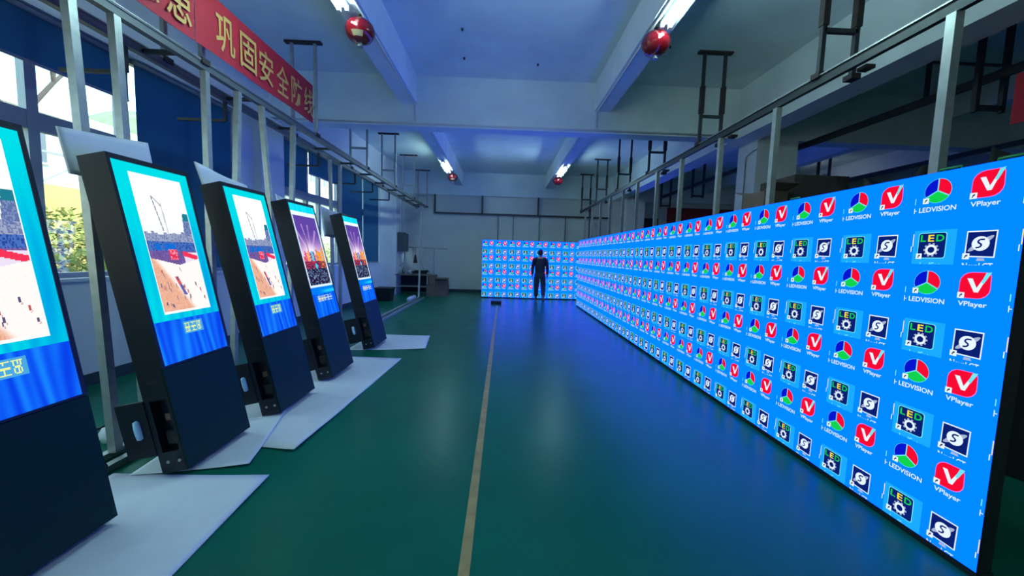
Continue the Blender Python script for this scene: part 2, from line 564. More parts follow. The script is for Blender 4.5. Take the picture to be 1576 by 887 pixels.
def make_cabinet_mesh():
    s = Screen()
    s.mb.box((0.0005, 0, 0.0005), (CW - 0.0005, 0.075, CH - 0.0005), BK)
    for z in (0.12, 0.38):                                         # ribs on the back
        s.mb.box((0.03, 0.075, z - 0.015), (CW - 0.03, 0.1, z + 0.015), BK)
    s.poly([(0, 0), (CW, 0), (CW, CH), (0, CH)], BLUE, 0)
    # three colour wheel
    cu, cv, r = 0.093, 0.4, 0.064
    s.disc(cu, cv, r * 1.03, CYA, 1)
    for a0, a1, mi in ((-30, 90, RED), (90, 210, DBL), (210, 330, GRN)):
        s.disc(cu, cv, r, mi, 2, a0, a1, 10)
    for a in (90, 210, 330):
        d = Vector((math.cos(math.radians(a)), math.sin(math.radians(a))))
        n = Vector((-d.y, d.x)) * 0.0028
        s.poly([tuple(n), tuple(d * r + n), tuple(d * r - n), tuple(-n)] if 0 else
               [(cu + n.x, cv + n.y), (cu - n.x, cv - n.y), (cu + d.x * r - n.x, cv + d.y * r - n.y), (cu + d.x * r + n.x, cv + d.y * r + n.y)], CYA, 3)
    s.shortcut(0.026, 0.336, 0.03)
    s.text('LEDVISION', 0.009, 0.187, 0.289, 0.316, WHT, 2, offset=0.012)
    # red player tile: two big round corners, white V with a pale blue tip
    def tile(g, mi, layer):
        u0, u1, v0, v1 = 0.247 - g, 0.371 + g, 0.336 - g, 0.464 + g
        pts = []
        for cu_, cv_, a, rr in ((u1 - .022, v1 - .02, 0, .02), (u0 + .05, v1 - .05, 90, .05), (u0 + .02, v0 + .02, 180, .02), (u1 - .05, v0 + .05, 270, .05)):
            pts += [(cu_ + rr * math.cos(math.radians(a + t)), cv_ + rr * math.sin(math.radians(a + t))) for t in (0, 22, 45, 68, 90)]
        s.poly(pts, mi, layer)
    tile(0.0025, PNK, 1)
    tile(0, RED, 2)
    s.poly([(0.276, 0.434), (0.298, 0.434), (0.318, 0.388), (0.340, 0.434), (0.352, 0.434), (0.326, 0.366), (0.309, 0.366)], WHT, 3)
    s.poly([(0.334, 0.416), (0.345, 0.410), (0.372, 0.468), (0.350, 0.464)], CYA, 4)
    s.shortcut(0.243, 0.332, 0.03)
    s.text('VPlayer', 0.248, 0.367, 0.286, 0.318, WHT, 2, offset=0.012)
    # highlighted settings tile
    s.poly([(0.0, 0.001), (0.206, 0.001), (0.206, 0.188), (0.0, 0.188)], LBL, 1)
    s.rrect(0.024, 0.033, 0.164, 0.175, 0.014, CYA, 2)
    s.rrect(0.028, 0.037, 0.160, 0.171, 0.012, NVY, 3)
    s.text('L', 0.036, 0.064, 0.125, 0.162, GRN, 4, offset=0.02)
    s.text('E', 0.074, 0.104, 0.125, 0.162, YEL, 4, offset=0.02)
    s.text('D', 0.114, 0.152, 0.125, 0.162, GRN, 4, offset=0.02)
    s.ring(0.094, 0.08, 0.017, 0.029, WHT, 4)
    for k in range(10):
        a = 2 * PI * k / 10
        d, n = Vector((math.cos(a), math.sin(a))), Vector((-math.sin(a), math.cos(a)))
        c = Vector((0.094, 0.08))
        q = [c + d * .027 + n * .006, c + d * .027 - n * .006, c + d * .038 - n * .0045, c + d * .038 + n * .0045]
        s.poly([tuple(p) for p in q], GRY, 4)
    s.shortcut(0.022, 0.03, 0.03)
    s.text('LedSet', 0.045, 0.148, -0.019, 0.012, CYA, 3, clip=0.001, offset=0.012)
    # monitor with a ringed planet
    s.poly([(0.248, 0.042), (0.371, 0.038), (0.373, 0.172), (0.250, 0.172)], WHT, 1)
    s.poly([(0.254, 0.048), (0.366, 0.044), (0.368, 0.166), (0.255, 0.166)], NVY, 2)
    s.poly([(0.300, 0.022), (0.335, 0.022), (0.330, 0.036), (0.304, 0.036)], GRY, 1)
    c = Vector((0.311, 0.108))
    rot = math.radians(38)
    pts = []
    for k in range(24):
        a = 2 * PI * k / 24
        x, y = 0.062 * math.cos(a), 0.013 * math.sin(a)
        pts.append((c.x + x * math.cos(rot) - y * math.sin(rot), c.y + x * math.sin(rot) + y * math.cos(rot)))
    s.poly(pts, GRY, 3)
    s.disc(c.x, c.y, 0.036, WHT, 4)
    sp = [(c.x + 0.016, c.y + 0.020), (c.x - 0.004, c.y + 0.020), (c.x - 0.012, c.y + 0.008), (c.x + 0.006, c.y - 0.006), (c.x - 0.002, c.y - 0.018), (c.x - 0.018, c.y - 0.02)]
    for p, q in zip(sp, sp[1:]):
        p, q = Vector(p), Vector(q)
        n = Vector((-(q - p).y, (q - p).x)).normalized() * 0.004
        s.poly([tuple(p + n), tuple(p - n), tuple(q - n), tuple(q + n)], NVY, 5)
    s.shortcut(0.243, 0.03, 0.03)
    s.text('NovaLCT', 0.245, 0.368, -0.017, 0.012, WHT, 3, clip=0.001, offset=0.012)
    # cut off fragments at the right edge of every module
    s.poly([(0.447, 0.336), (0.4515, 0.336), (0.4515, 0.37), (0.447, 0.37)], CYA, 2)
    s.poly([(0.447, 0.286), (0.4505, 0.286), (0.4505, 0.316), (0.447, 0.316)], WHT, 2)
    s.poly([(0.4505, 0.299), (0.46, 0.299), (0.46, 0.303), (0.4505, 0.303)], WHT, 2)
    s.poly([(0.452, 0.07), (0.456, 0.07), (0.456, 0.1), (0.452, 0.1)], WHT, 2)
    s.poly([(0.459, 0.1), (0.4635, 0.1), (0.4635, 0.17), (0.459, 0.17)], YEL, 2)
    # orient the display faces towards -Y
    for f in s.mb.bm.faces:
        f.normal_update()
        if f.material_index != BK and f.normal.y > 0:
            f.normal_flip()
    me = bpy.data.meshes.new('cabinet')
    s.mb.bm.to_mesh(me)
    s.mb.bm.free()
    for m in LEDM:
        me.materials.append(m)
    return me


cab_mesh = make_cabinet_mesh()


def led_wall(n, loc, rotz, label, sx=1.0):
    w = empty('led_wall', loc, (0, 0, rotz))
    w.scale = (sx, 1, 1)
    tag(w, label, 'led screen', 'blue video walls')
    for i in range(n):
        for j in range(4):
            o = bpy.data.objects.new('cabinet', cab_mesh)
            o.location = (i * CW, 0, j * CH)
            C.objects.link(o)
            o.parent = w
    MB().box((0, 0.005, -0.04), (n * CW, 0.09, -0.002)).build('base_beam', black_plastic, w)
    for i in range(1, n, 3):
        br = MB()
        br.bar((i * CW, 0.13, -0.02), (i * CW, 0.13, 2.0), 0.04)
        br.bar((i * CW, 0.13, 1.3), (i * CW, 0.36, -0.02), 0.03)
        br.bar((i * CW, 0.1, -0.02), (i * CW, 0.4, -0.02), 0.04)
        br.build('rear_brace', dark_steel, w)
    return w


lw = led_wall(22, (2.36, 11.9, 0.04), -PI / 2, 'long video wall of repeated desktop icons along the right side of the hall')
for u in (8.75, 9.85, 10.1):
    h = MB().tube([(u - 0.05, 0.04, 2.0), (u - 0.05, 0.04, 2.02), (u + 0.05, 0.04, 2.02), (u + 0.05, 0.04, 2.0)], 0.006, 8)
    h.build('handle', green_paint, lw)['label'] = 'green carrying handle on the top edge'
led_wall(15, (-0.70, 13.52, 0.04), 0, 'short video wall of repeated desktop icons across the far end of the hall', 1.02)


# ------------------------------------------------------------------ leaning display kiosks
def smooth(a, b, x):
    t = max(0.0, min(1.0, (x - a) / (b - a)))
    return t * t * (3 - 2 * t)


def mixc(a, b, t):
    return tuple(p + (q - p) * t for p, q in zip(a, b))


def rnd2(i, j, k=0):
    v = math.sin(i * 127.1 + j * 311.7 + k * 74.7) * 43758.5453
    return v - math.floor(v)


GLY = ["1010111011..", "0101001010..", "1110111011..", "0100101110..", "1111010010..", "1010111011.."]


def text_px(u, v, u0, u1, v0, v1, seed, n=4):
    """blocky unreadable lettering of n characters"""
    if not (u0 < u < u1 and v0 < v < v1):
        return False
    x, y = (u - u0) / (u1 - u0) * n, (v - v0) / (v1 - v0)
    c, fx = int(x), x - int(x)
    if fx > 0.88:
        return False
    gx, gy = int(fx / 0.88 * 7), int(y * 9)
    if gy in (0, 4, 8):
        return rnd2(c + seed, gy, 1) > 0.2 or gx in (2, 3, 4)
    if gx in (1, 5):
        return rnd2(c, gx + seed, 2) > 0.3
    return gx == 3 and rnd2(c, gy + seed, 3) > 0.4


def street(u, v):
    """a plaza with towers, traffic and walkers"""
    n = rnd2(int(u * 70), int(v * 110))
    if v > 0.52:
        c = mixc((226, 232, 240), (250, 251, 252), smooth(0.5, 0.75, v))
        if 0.60 < v < 0.86 and (abs(u - (0.30 + (0.86 - v) * 0.35)) < 0.012 or abs(v - (0.86 - (u - 0.30) * 0.45)) < 0.006 and 0.30 < u < 0.46):
            c = (140, 150, 165)
        if abs(u - (0.46 + (0.84 - v) * 0.05)) < 0.009 and v < 0.82:
            c = (175, 180, 190)
        if u > 0.80 + (v - 0.52) * 0.35 and v < 0.75:
            c = (92, 110, 160) if n > .35 else (120, 140, 185)
            if v > 0.69:
                c = (30, 120, 140)
        if v < 0.57 + 0.03 * rnd2(int(u * 16), 3):
            c = (150, 160, 190) if n > .4 else (110, 120, 165)
        return c
    if v > 0.34 + 0.10 * abs(u - 0.55):
        c = (118, 92, 160) if n > .5 else (96, 78, 140)
        if v > 0.45:
            c = (70, 110, 185) if n > .3 else (40, 70, 150)
            if 0.15 < u < 0.62 and 0.455 < v < 0.50 and abs((u * 3.4) % 1 - .5) < 0.36:
                c = (20, 105, 205)
        if 0.38 < u < 0.56 and 0.38 < v < 0.46:
            c = (220, 45, 80) if n > .3 else (250, 150, 170)
        if u > 0.68 and v < 0.46 and abs(v - (0.43 - (u - .68) * .12)) < 0.02:
            c = (235, 50, 85)
        elif u > 0.70 and v < 0.44:
            c = (225, 215, 235)
        return c
    edge = 0.62 - v * 1.5
    c = mixc((222, 158, 128), (252, 236, 232), smooth(edge - 0.04, edge + 0.10, u))
    c = mixc(c, (255, 255, 255), 0.25 * n)
    for k in range(26):
        pu, pv = 0.04 + 0.92 * rnd2(k, 5), 0.01 + 0.30 * rnd2(k, 9)
        if abs(u - pu) < 0.010 and 0 < v - pv < 0.026:
            return ((88, 80, 120), (120, 100, 130), (180, 90, 90))[k % 3]
        if abs(u - pu - 0.02 - (v - pv) * .6) < 0.008 and -0.012 < v - pv < 0:
            c = mixc(c, (170, 130, 130), 0.6)
    if abs(u - 0.42 - (0.24 - v) * 0.8) < 0.035 and 0.11 < v < 0.25:
        c = (92, 96, 165) if v < 0.19 else (205, 90, 95)
    return c


def skyline(u, v):
    """a violet sky with rays over a lit city and a crowd"""
    n = rnd2(int(u * 60), int(v * 100), 4)
    if v > 0.34:
        c = mixc((232, 190, 225), (92, 66, 158), smooth(0.38, 0.8, v))
        du, dv = u - 0.40, v - 0.42
        r = math.hypot(du, dv * 1.6)
        c = mixc((255, 252, 255), c, smooth(0.02, 0.42, r))
        a = math.atan2(dv, du)
        if dv > 0 and (math.sin(a * 11) > 0.82) and r < 0.75:
            c = mixc(c, (240, 200, 245), 0.5)
        if abs(u - 0.30) < 0.012 and v < 0.72:
            c = (110, 70, 130)
        h = 0.40 + 0.12 * rnd2(int(u * 13), 8) + (0.05 if u > 0.6 else 0)
        if v < h:
            pal = [(225, 60, 90), (250, 190, 60), (190, 60, 120), (90, 70, 150), (240, 120, 60), (70, 190, 220)]
            c = pal[int(rnd2(int(u * 13), 2) * 6) % 6]
            if n > .7:
                c = mixc(c, (255, 240, 220), 0.6)
            if u > 0.62 and n > .4:
                c = (250, 170, 50)
        return c
    c = (26, 22, 48) if n > .4 else (48, 42, 84)
    if n > .88:
        c = (150, 190, 235)
    if v > 0.24 and n > .5:
        c = (190, 50, 80) if u < .7 else (235, 120, 50)
    if math.hypot(u - .5, (v - .27) * 1.5) < 0.06:
        c = (60, 190, 225)
    return c


def paint_a(u, v):
    streak = 0.5 + 0.5 * math.sin(u * 41 + 2.2 * math.sin(v * 5 + u * 9)) * math.sin(u * 17 + 1.3)
    if v > 0.212:
        c = mixc((0, 212, 222), (0, 140, 215), 0.55 * streak * smooth(0.95, 0.3, v) + 0.3 * smooth(0.6, 1.0, u) * smooth(1.0, 0.6, v))
    else:
        c = mixc((6, 62, 222), (22, 125, 250), streak)
        if text_px(u, v, 0.40, 0.66, 0.135, 0.185, 3, 3):
            c = (225, 236, 150)
        elif 0.385 < u < 0.675 and 0.128 < v < 0.192:
            c = (70, 160, 215)
    if 0.17 < u < 0.875 and 0.245 < v < 0.955:
        if u < 0.185 or u > 0.86 or v < 0.258 or v > 0.948:
            c = (238, 244, 250)
        else:
            c = street((u - 0.185) / 0.675, (v - 0.258) / 0.69)
    return c


def paint_b(u, v):
    streak = 0.5 + 0.5 * math.sin(u * 37 + 2.0 * math.sin(v * 4 + u * 8)) * math.sin(u * 15 + 0.6)
    c = mixc((0, 70, 225), (20, 125, 250), streak)
    if v > 0.935:
        c = mixc((0, 205, 240), (30, 225, 235), streak)
    elif v > 0.90:
        c = (225, 245, 255)
    elif v > 0.262:
        if u < 0.055 or u > 0.945 or v < 0.285:
            c = (215, 235, 252)
        else:
            c = skyline((u - .055) / .89, (v - .285) / .615)
    elif v > 0.205:
        c = mixc((0, 120, 235), (30, 205, 250), smooth(.2, .8, u) * (0.5 + .5 * math.sin((v - .205) * 110)))
    if text_px(u, v, 0.20, 0.84, 0.135, 0.185, 8, 5):
        c = (232, 238, 150) if u < .55 else (215, 238, 240)
    return c


def picture_mesh(fn, w, h, nx=110, ny=250):
    vs = [(0, (i / nx - 0.5) * w, j / ny * h) for j in range(ny + 1) for i in range(nx + 1)]
    fs = [(j * (nx + 1) + i, j * (nx + 1) + i + 1, (j + 1) * (nx + 1) + i + 1, (j + 1) * (nx + 1) + i) for j in range(ny) for i in range(nx)]
    me = bpy.data.meshes.new('screen')
    me.from_pydata(vs, [], fs)
    ca = me.color_attributes.new('picture', 'FLOAT_COLOR', 'CORNER')
    buf = []
    for j in range(ny):
        for i in range(nx):
            c = (*lin(*fn((i + 0.5) / nx, (j + 0.5) / ny)), 1.0)
            buf.extend(c * 4)
    ca.data.foreach_set('color', buf)
    return me


def picture_mat():
    m = emat('kiosk_picture', (1, 1, 1), 1.05, True)
    nt = m.node_tree
    a = nt.nodes.new('ShaderNodeAttribute')
    a.attribute_name = 'picture'
    e = [n for n in nt.nodes if n.type == 'EMISSION'][0]
    nt.links.new(a.outputs['Color'], e.inputs[0])
    return m


KW, KT, KH = 0.62, 0.175, 2.08
scr_w, scr_z0, scr_z1 = 0.575, 0.70, 2.045
pic_mat = picture_mat()
pic_a = picture_mesh(paint_a, scr_w, scr_z1 - scr_z0)
pic_b = picture_mesh(paint_b, scr_w, scr_z1 - scr_z0)
pic_a.materials.append(pic_mat)
pic_b.materials.append(pic_mat)
latch_sheen = pmat('latch_painted_sheen', (0.45, 0.72, 0.9), 0.25)  # pale blue stands for the display walls' reflection on the latch
orange_spot = pmat('copper_socket', (0.16, 0.08, 0.06), 0.5)


def make_kiosk(pic):
    k = empty('display_kiosk')
    b = MB()
    # shell with an open equipment bay low on the near side
    y0, y1 = -KW / 2, KW / 2
    R = (0.035, KT - 0.03, 0.14, 0.49)          # bay: x0 x1 z0 z1
    b.box((0, y0 + 0.06, 0), (KT - 0.012, y1, KH))
    b.box((0, y0, R[3]), (KT - 0.012, y0 + 0.06, KH))
    b.box((0, y0, 0), (KT - 0.012, y0 + 0.06, R[2]))
    b.box((0, y0, R[2]), (R[0], y0 + 0.06, R[3]))
    b.box((R[1], y0, R[2]), (KT - 0.012, y0 + 0.06, R[3]))
    b.build('body', black_powder, k)
    # bezel round the screen
    f = MB()
    f.box((KT - 0.012, y0, scr_z1), (KT, y1, KH))
    f.box((KT - 0.012, y0, scr_z0 - 0.012), (KT, y1, scr_z0))
    f.box((KT - 0.012, y0, scr_z0), (KT, -scr_w / 2, scr_z1))
    f.box((KT - 0.012, scr_w / 2, scr_z0), (KT, y1, scr_z1))
    f.build('bezel', black_powder, k)
    s = bpy.data.objects.new('screen', pic)
    C.objects.link(s)
    s.parent = k
    s.location = (KT - 0.004, 0, scr_z0)
    MB().box((KT - 0.012, y0 + 0.002, 0.004), (KT + 0.001, y1 - 0.002, scr_z0 - 0.016)).build('front_panel', navy_panel, k)
    # bay door, swung right back on its hinge
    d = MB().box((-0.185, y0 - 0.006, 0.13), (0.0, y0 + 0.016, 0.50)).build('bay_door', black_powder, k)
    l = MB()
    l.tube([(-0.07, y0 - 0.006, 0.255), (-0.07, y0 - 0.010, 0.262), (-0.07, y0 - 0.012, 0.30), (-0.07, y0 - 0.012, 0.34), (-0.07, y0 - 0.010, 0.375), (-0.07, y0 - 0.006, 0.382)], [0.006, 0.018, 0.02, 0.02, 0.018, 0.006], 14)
    l.build('latch', latch_sheen, d)['label'] = 'oval latch with the screen reflection painted in pale blue'
    c = MB()
    c.box((0.075, y0 + 0.04, 0.34), (0.115, y0 + 0.06, 0.385))
    c.build('socket', orange_spot, k)['label'] = 'copper coloured socket in the open bay'
    MB().box((0.055, y0 + 0.035, 0.18), (0.13, y0 + 0.06, 0.27)).build('power_unit', black_plastic, k)
    for x in (0.06, 0.135):
        g = MB().tube([(x, y0 - 0.008, 0.075), (x, y0, 0.075)], 0.010, 10)
        g.build('bolt', steel, k)
    MB().box((0.05, y0 - 0.002, 0.60), (0.14, y0, 0.625)).build('finger_slot', black_plastic, k)
    MB().box((-0.05, -0.03, 1.2), (0.0, 0.03, 1.3)).build('rear_bracket', dark_steel, k)
    return k


KY = [(1.41, 2.03, -2.225, 9.8), (2.48, 3.09, -2.20, 11.8), (3.40, 4.00, -2.115, 13.2), (4.38, 4.99, -2.085, 13.8), (5.81, 6.47, -2.085, 13.8)]   # near edge, far edge, rear foot, lean
KL = ['nearest leaning black kiosk showing a bright street picture, cut by the left edge',
      'second leaning black kiosk from the camera, street picture, white foam behind its top',
      'third leaning black kiosk from the camera, the smaller street picture in cyan border',
      'fourth leaning black kiosk from the camera, violet city skyline picture',
      'farthest leaning black kiosk, violet skyline picture, standing on its own foam sheet']
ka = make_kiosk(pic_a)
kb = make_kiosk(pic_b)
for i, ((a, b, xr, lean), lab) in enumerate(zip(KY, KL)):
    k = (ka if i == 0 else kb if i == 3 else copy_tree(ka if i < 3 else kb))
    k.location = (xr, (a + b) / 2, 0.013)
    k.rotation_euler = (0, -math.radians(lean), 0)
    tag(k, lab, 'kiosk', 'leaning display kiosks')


# ------------------------------------------------------------------ foam sheets
def floor_sheet(poly, label, lift=None, z=0.0, ripple=0.004):
    """polygon sheet lying on the floor, corners may curl up; corners in order A B C D"""
    A, B, D_, E_ = [Vector((p[0], p[1], 0)) for p in poly]
    lift = lift or [0, 0, 0, 0]
    n, m = 24, 24
    mb = MB()
    g = []
    for side in (0, 1):
        rows = []
        for j in range(m + 1):
            t = j / m
            row = []
            for i in range(n + 1):
                s = i / n
                p = A * (1 - s) * (1 - t) + B * s * (1 - t) + D_ * s * t + E_ * (1 - s) * t
                w = [((1 - s) * (1 - t)) ** 3, (s * (1 - t)) ** 3, (s * t) ** 3, ((1 - s) * t) ** 3]
                zz = z + sum(k * l for k, l in zip(w, lift)) + ripple * 0.5 * (1 + math.sin(p.x * 9 + p.y * 7)) * (s * (1 - s) * 0 + 1) * max(0, abs(s - .5) * 2 - .4)
                row.append(mb.bm.verts.new((p.x, p.y, zz + (0.0035 if side else 0.0008))))
            rows.append(row)
        g.append(rows)
    for side in (0, 1):
        for j in range(m):
            for i in range(n):
                q = g[side]
                f = mb.bm.faces.new((q[j][i], q[j][i + 1], q[j + 1][i + 1], q[j + 1][i]))
                f.smooth = True
    ring = [(0, i) for i in range(n)] + [(j, n) for j in range(m)] + [(m, i) for i in range(n, 0, -1)] + [(j, 0) for j in range(m, 0, -1)]
    for (a, b), (c, d) in zip(ring, ring[1:] + ring[:1]):
        mb.bm.faces.new((g[0][a][b], g[0][c][d], g[1][c][d], g[1][a][b]))
    return tag(mb.build('foam_sheet', foam_white), label, 'foam sheet', 'white foam sheets on the floor')


floor_sheet([(-2.56, 0.9), (-1.45, 0.9), (-1.51, 2.48), (-2.53, 2.49)], 'largest white foam sheet on the floor, under the nearest kiosk', [0, 0, 0.012, 0])
floor_sheet([(-2.40, 2.46), (-1.72, 2.60), (-2.00, 3.62), (-2.55, 3.80)], 'white foam sheet under the second kiosk, its far corner lapping the next sheet', [0, 0.012, 0.03, 0], 0.007)
floor_sheet([(-2.35, 2.98), (-1.52, 2.80), (-1.40, 5.43), (-2.35, 5.48)], 'long wavy white foam sheet under the third and fourth kiosks', [0, 0.02, 0, 0], 0.0, 0.006)
floor_sheet([(-2.34, 5.83), (-1.17, 5.97), (-1.29, 7.0), (-2.34, 7.0)], 'white foam sheet under the farthest kiosk', [0, 0.02, 0.0, 0])


def back_sheet(y0, y1, zt0, zt1, zb, label, x=-2.70, curl=0.04):
    mb = MB()
    n = 16
    g = []
    for side in (0, 1):
        rows = []
        for j in range(9):
            t = j / 8
            row = []
            for i in range(n + 1):
                s = i / n
                zt = zt0 + (zt1 - zt0) * s
                z = zb + (zt - zb) * t
                xx = x - 0.10 * (t - 0.5) * 0 + 0.012 * math.sin(s * 7 + 1) + (0.5 - t) * 0.06 + curl * max(0, 0.25 - s) * 4 * (1 - t) - side * 0.012
                row.append(mb.bm.verts.new((xx, y0 + (y1 - y0) * s, z)))
            rows.append(row)
        g.append(rows)
    for q in g:
        for j in range(8):
            for i in range(n):
                f = mb.bm.faces.new((q[j][i], q[j][i + 1], q[j + 1][i + 1], q[j + 1][i]))
                f.smooth = True
    ring = [(0, i) for i in range(n)] + [(j, n) for j in range(8)] + [(8, i) for i in range(n, 0, -1)] + [(j, 0) for j in range(8, 0, -1)]
    for (a, b), (c, d) in zip(ring, ring[1:] + ring[:1]):
        mb.bm.faces.new((g[0][a][b], g[0][c][d], g[1][c][d], g[1][a][b]))
    return tag(mb.build('foam_padding', foam_white), label, 'foam sheet', 'foam sheets behind the kiosk tops')


back_sheet(2.47, 3.07, 2.22, 2.29, 1.94, 'flat white foam sheet behind the top of the second kiosk', curl=0.0)
back_sheet(3.52, 4.20, 2.26, 2.17, 1.95, 'curled white foam sheet behind the top of the third kiosk')
back_sheet(4.72, 5.05, 2.17, 2.14, 1.95, 'small white foam sheet behind the top of the fourth kiosk', curl=0.0)
back_sheet(5.85, 6.62, 2.17, 2.13, 1.72, 'white foam sheet behind the top of the farthest kiosk, against the bright window', curl=0.0)


# ------------------------------------------------------------------ steel line frames
def post_part(parent, p, q, w=0.055, mat=None):
    return MB().bar(p, q, w).build('post', mat or steel, parent)


def rail_mb(x, y0, y1, z, w=0.06, h=0.075):
    """lipped channel"""
    r = MB()
    r.box((x - w / 2, y0, z), (x + w / 2, y1, z + 0.012))
    r.box((x - w / 2, y0, z + h - 0.012), (x + w / 2, y1, z + h))
    r.box((x - w / 2 + 0.008, y0, z + 0.012), (x + w / 2 - 0.008, y1, z + h - 0.012))
    return r


def hanger(parent, x0, x1, y, zb, sleeve, legs=(0, 0)):
    h = MB()
    h.bar((x0, y, Z_SLAB), (x0, y, zb), 0.04)
    h.bar((x1, y, Z_SLAB), (x1, y, zb), 0.04)
    h.bar((x0, y, zb + 0.42), (x1, y, zb + 0.42), 0.04)
    o = h.build('hanger', steel if not sleeve else dark_steel, parent)
    MB().box((min(x0, x1) - 0.1, y - 0.04, Z_SLAB - 0.03), (max(x0, x1) + 0.1, y + 0.04, Z_SLAB)).build('ceiling_plate', rust, o)
    if sleeve:
        for x in (x0, x1):
            MB().box((x - 0.03, y - 0.03, zb + 0.46), (x + 0.03, y + 0.03, zb + 0.86)).build('sleeve', rust, o)
    for x in (x0, x1):
        MB().box((x - 0.045, y - 0.05, zb - 0.02), (x + 0.045, y + 0.05, zb + 0.03)).build('rail_clamp', rust, o)


RZ = 3.22
lf = empty('line_frame', (-2.95, 0, 0))
lf.location = (0, 0, 0)
tag(lf, 'galvanised steel line frame of rails and posts in front of the windows', 'steel frame', 'steel line frames')
grey_steel = pmat('grey_steel', (0.16, 0.17, 0.17), 0.5, metal=0.4)
for x in (-2.95, -3.30):
    rail_mb(x, 0.5, 14.9, RZ).build('upper_rail', grey_steel, lf)
    MB().box((x - 0.02, 0.5, RZ + 0.0755), (x + 0.034, 14.9, RZ + 0.085)).build('rail_cap', steel, lf)
for x in (-2.60, -2.76):
    rail_mb(x, 0.8, 12.9, 0.0, 0.05, 0.045).build('floor_rail', steel, lf)
for y in [1.6 + 1.05 * k for k in range(13)]:
    t = MB()
    t.bar((-2.98, y, RZ + 0.03), (-3.27, y, RZ + 0.03), 0.035)
    t.build('cross_tie', dark_steel, lf)
LP = [((-2.95, 2.79), (-2.72, 2.70)), ((-2.95, 3.10), (-2.75, 2.98)), ((-2.95, 3.98), (-2.93, 3.95)), ((-2.95, 4.45), (-2.97, 4.27)),
      ((-2.95, 4.86), (-2.78, 4.92)), ((-2.95, 5.57), (-2.89, 5.25)), ((-3.30, 7.50), (-3.38, 7.8)), ((-3.30, 7.95), (-3.42, 8.2)), ((-2.95, 14.1), (-2.78, 12.95)), ((-2.95, 1.7), (-2.72, 1.6))]
for (xt, yt), (xb, yb) in LP:
    post_part(lf, (xb, yb, 0.02 if xb < -2.85 else 0.04), (xt, yt, RZ))
for y in (1.6, 3.95, 6.23, 8.5, 10.65, 12.85, 15.08):
    hanger(lf, -3.30, -2.95, y, RZ + 0.07, False)
# L shaped brackets reaching from the rail towards the blinds
for y in (3.55, 4.75, 7.05, 8.75, 9.9, 11.3):
    a = MB()
    a.bar((-3.30, y, RZ), (-3.30, y, RZ - 0.22), 0.03)
    a.bar((-3.30, y, RZ - 0.22), (-3.85, y, RZ - 0.22), 0.03)
    a.build('bracket', dark_steel, lf)

rf = empty('line_frame')
tag(rf, 'galvanised steel line frame standing behind the long video wall', 'steel frame', 'steel line frames')
web = MB()
web.box((2.958, 0.5, RZ + 0.0), (3.002, 15.0, RZ + 0.012))
web.box((2.962, 0.5, RZ + 0.012), (2.998, 15.0, RZ + 0.078))
web.build('upper_rail', dark_steel, rf)
MB().box((2.945, 0.5, RZ + 0.0785), (3.015, 15.0, RZ + 0.09)).build('rail_cap', steel, rf)
for y in (1.57, 2.63, 4.29, 5.38, 6.53, 7.55, 8.65, 9.66, 10.8, 11.85, 12.95, 14.0):
    post_part(rf, (2.98, y, 0), (2.98, y, RZ), 0.06)
for y in (1.5, 3.75, 6.0, 8.05, 10.2, 12.5, 14.8):
    hanger(rf, 2.98, 3.30, y, RZ + 0.09, True)
for y in (3.3, 5.2, 7.3):
    MB().box((3.02, y, RZ - 0.03), (3.1, y + 0.09, RZ)).build('rail_clip', rust, rf)


def dark_frame(x, z, y0, y1, hang, posts, label):
    d = empty('line_frame')
    tag(d, label, 'steel frame', 'steel line frames')
    rail_mb(x, y0, y1, z, 0.07, 0.09).build('upper_rail', dark_steel, d)
    for y in hang:
        h = MB()
        h.bar((x - 0.16, y, Z_SLAB), (x - 0.16, y, z - 0.35), 0.05)
        h.bar((x + 0.16, y, Z_SLAB), (x + 0.16, y, z - 0.35), 0.05)
        h.bar((x - 0.16, y, z - 0.3), (x + 0.16, y, z - 0.3), 0.05)
        h.build('hanger', dark_steel, d)
    for y in posts:
        post_part(d, (x, y, 0), (x, y, z), 0.06, dark_steel)
    return d


drk = dark_frame(5.62, 3.7, -0.3, 13.8, (2.2, 4.5, 8.9, 11.2, 13.4), (), 'dark steel rail hung under the ceiling just behind the pillars')
dark_frame(8.8, 3.66, -0.3, 13.8, (3.0, 5.8, 10.6, 13.2), (2.0, 6.0), 'dark steel rail hung deep in the right hand aisle')
# hung frame far right, seen through the gap
ub = MB()
ub.bar((5.62, 5.2, 3.7), (5.62, 5.2, 4.6), 0.04)
ub.bar((5.62, 5.2, 4.25), (6.6, 5.2, 4.25), 0.03)
ub.build('bracket', dark_steel, drk)

# ------------------------------------------------------------------ red banners
ban = MB()
BX, BZ0, BZ1 = -2.86, 3.39, 3.93
for y0, y1 in ((0.6, 3.755), (3.765, 5.96)):
    n = 24
    rows = []
    for i in range(n + 1):
        y = y0 + (y1 - y0) * i / n
        o = 0.008 * math.sin(y * 5)
        rows.append([ban.bm.verts.new((BX + o * 0.3, y, BZ1)), ban.bm.verts.new((BX + o, y, BZ0)),
                     ban.bm.verts.new((BX + o - 0.004, y, BZ0)), ban.bm.verts.new((BX + o * 0.3 - 0.004, y, BZ1))])
    for a, b in zip(rows, rows[1:]):
        for k in range(4):
            ban.bm.faces.new((a[k], b[k], b[(k + 1) % 4], a[(k + 1) % 4]))
    ban.bm.faces.new(rows[0])
    ban.bm.faces.new(rows[-1])
bo = tag(ban.build('banner', cloth_red), 'red cloth banner with gold Chinese lettering hung above the left frame', 'banner', 'red banners')


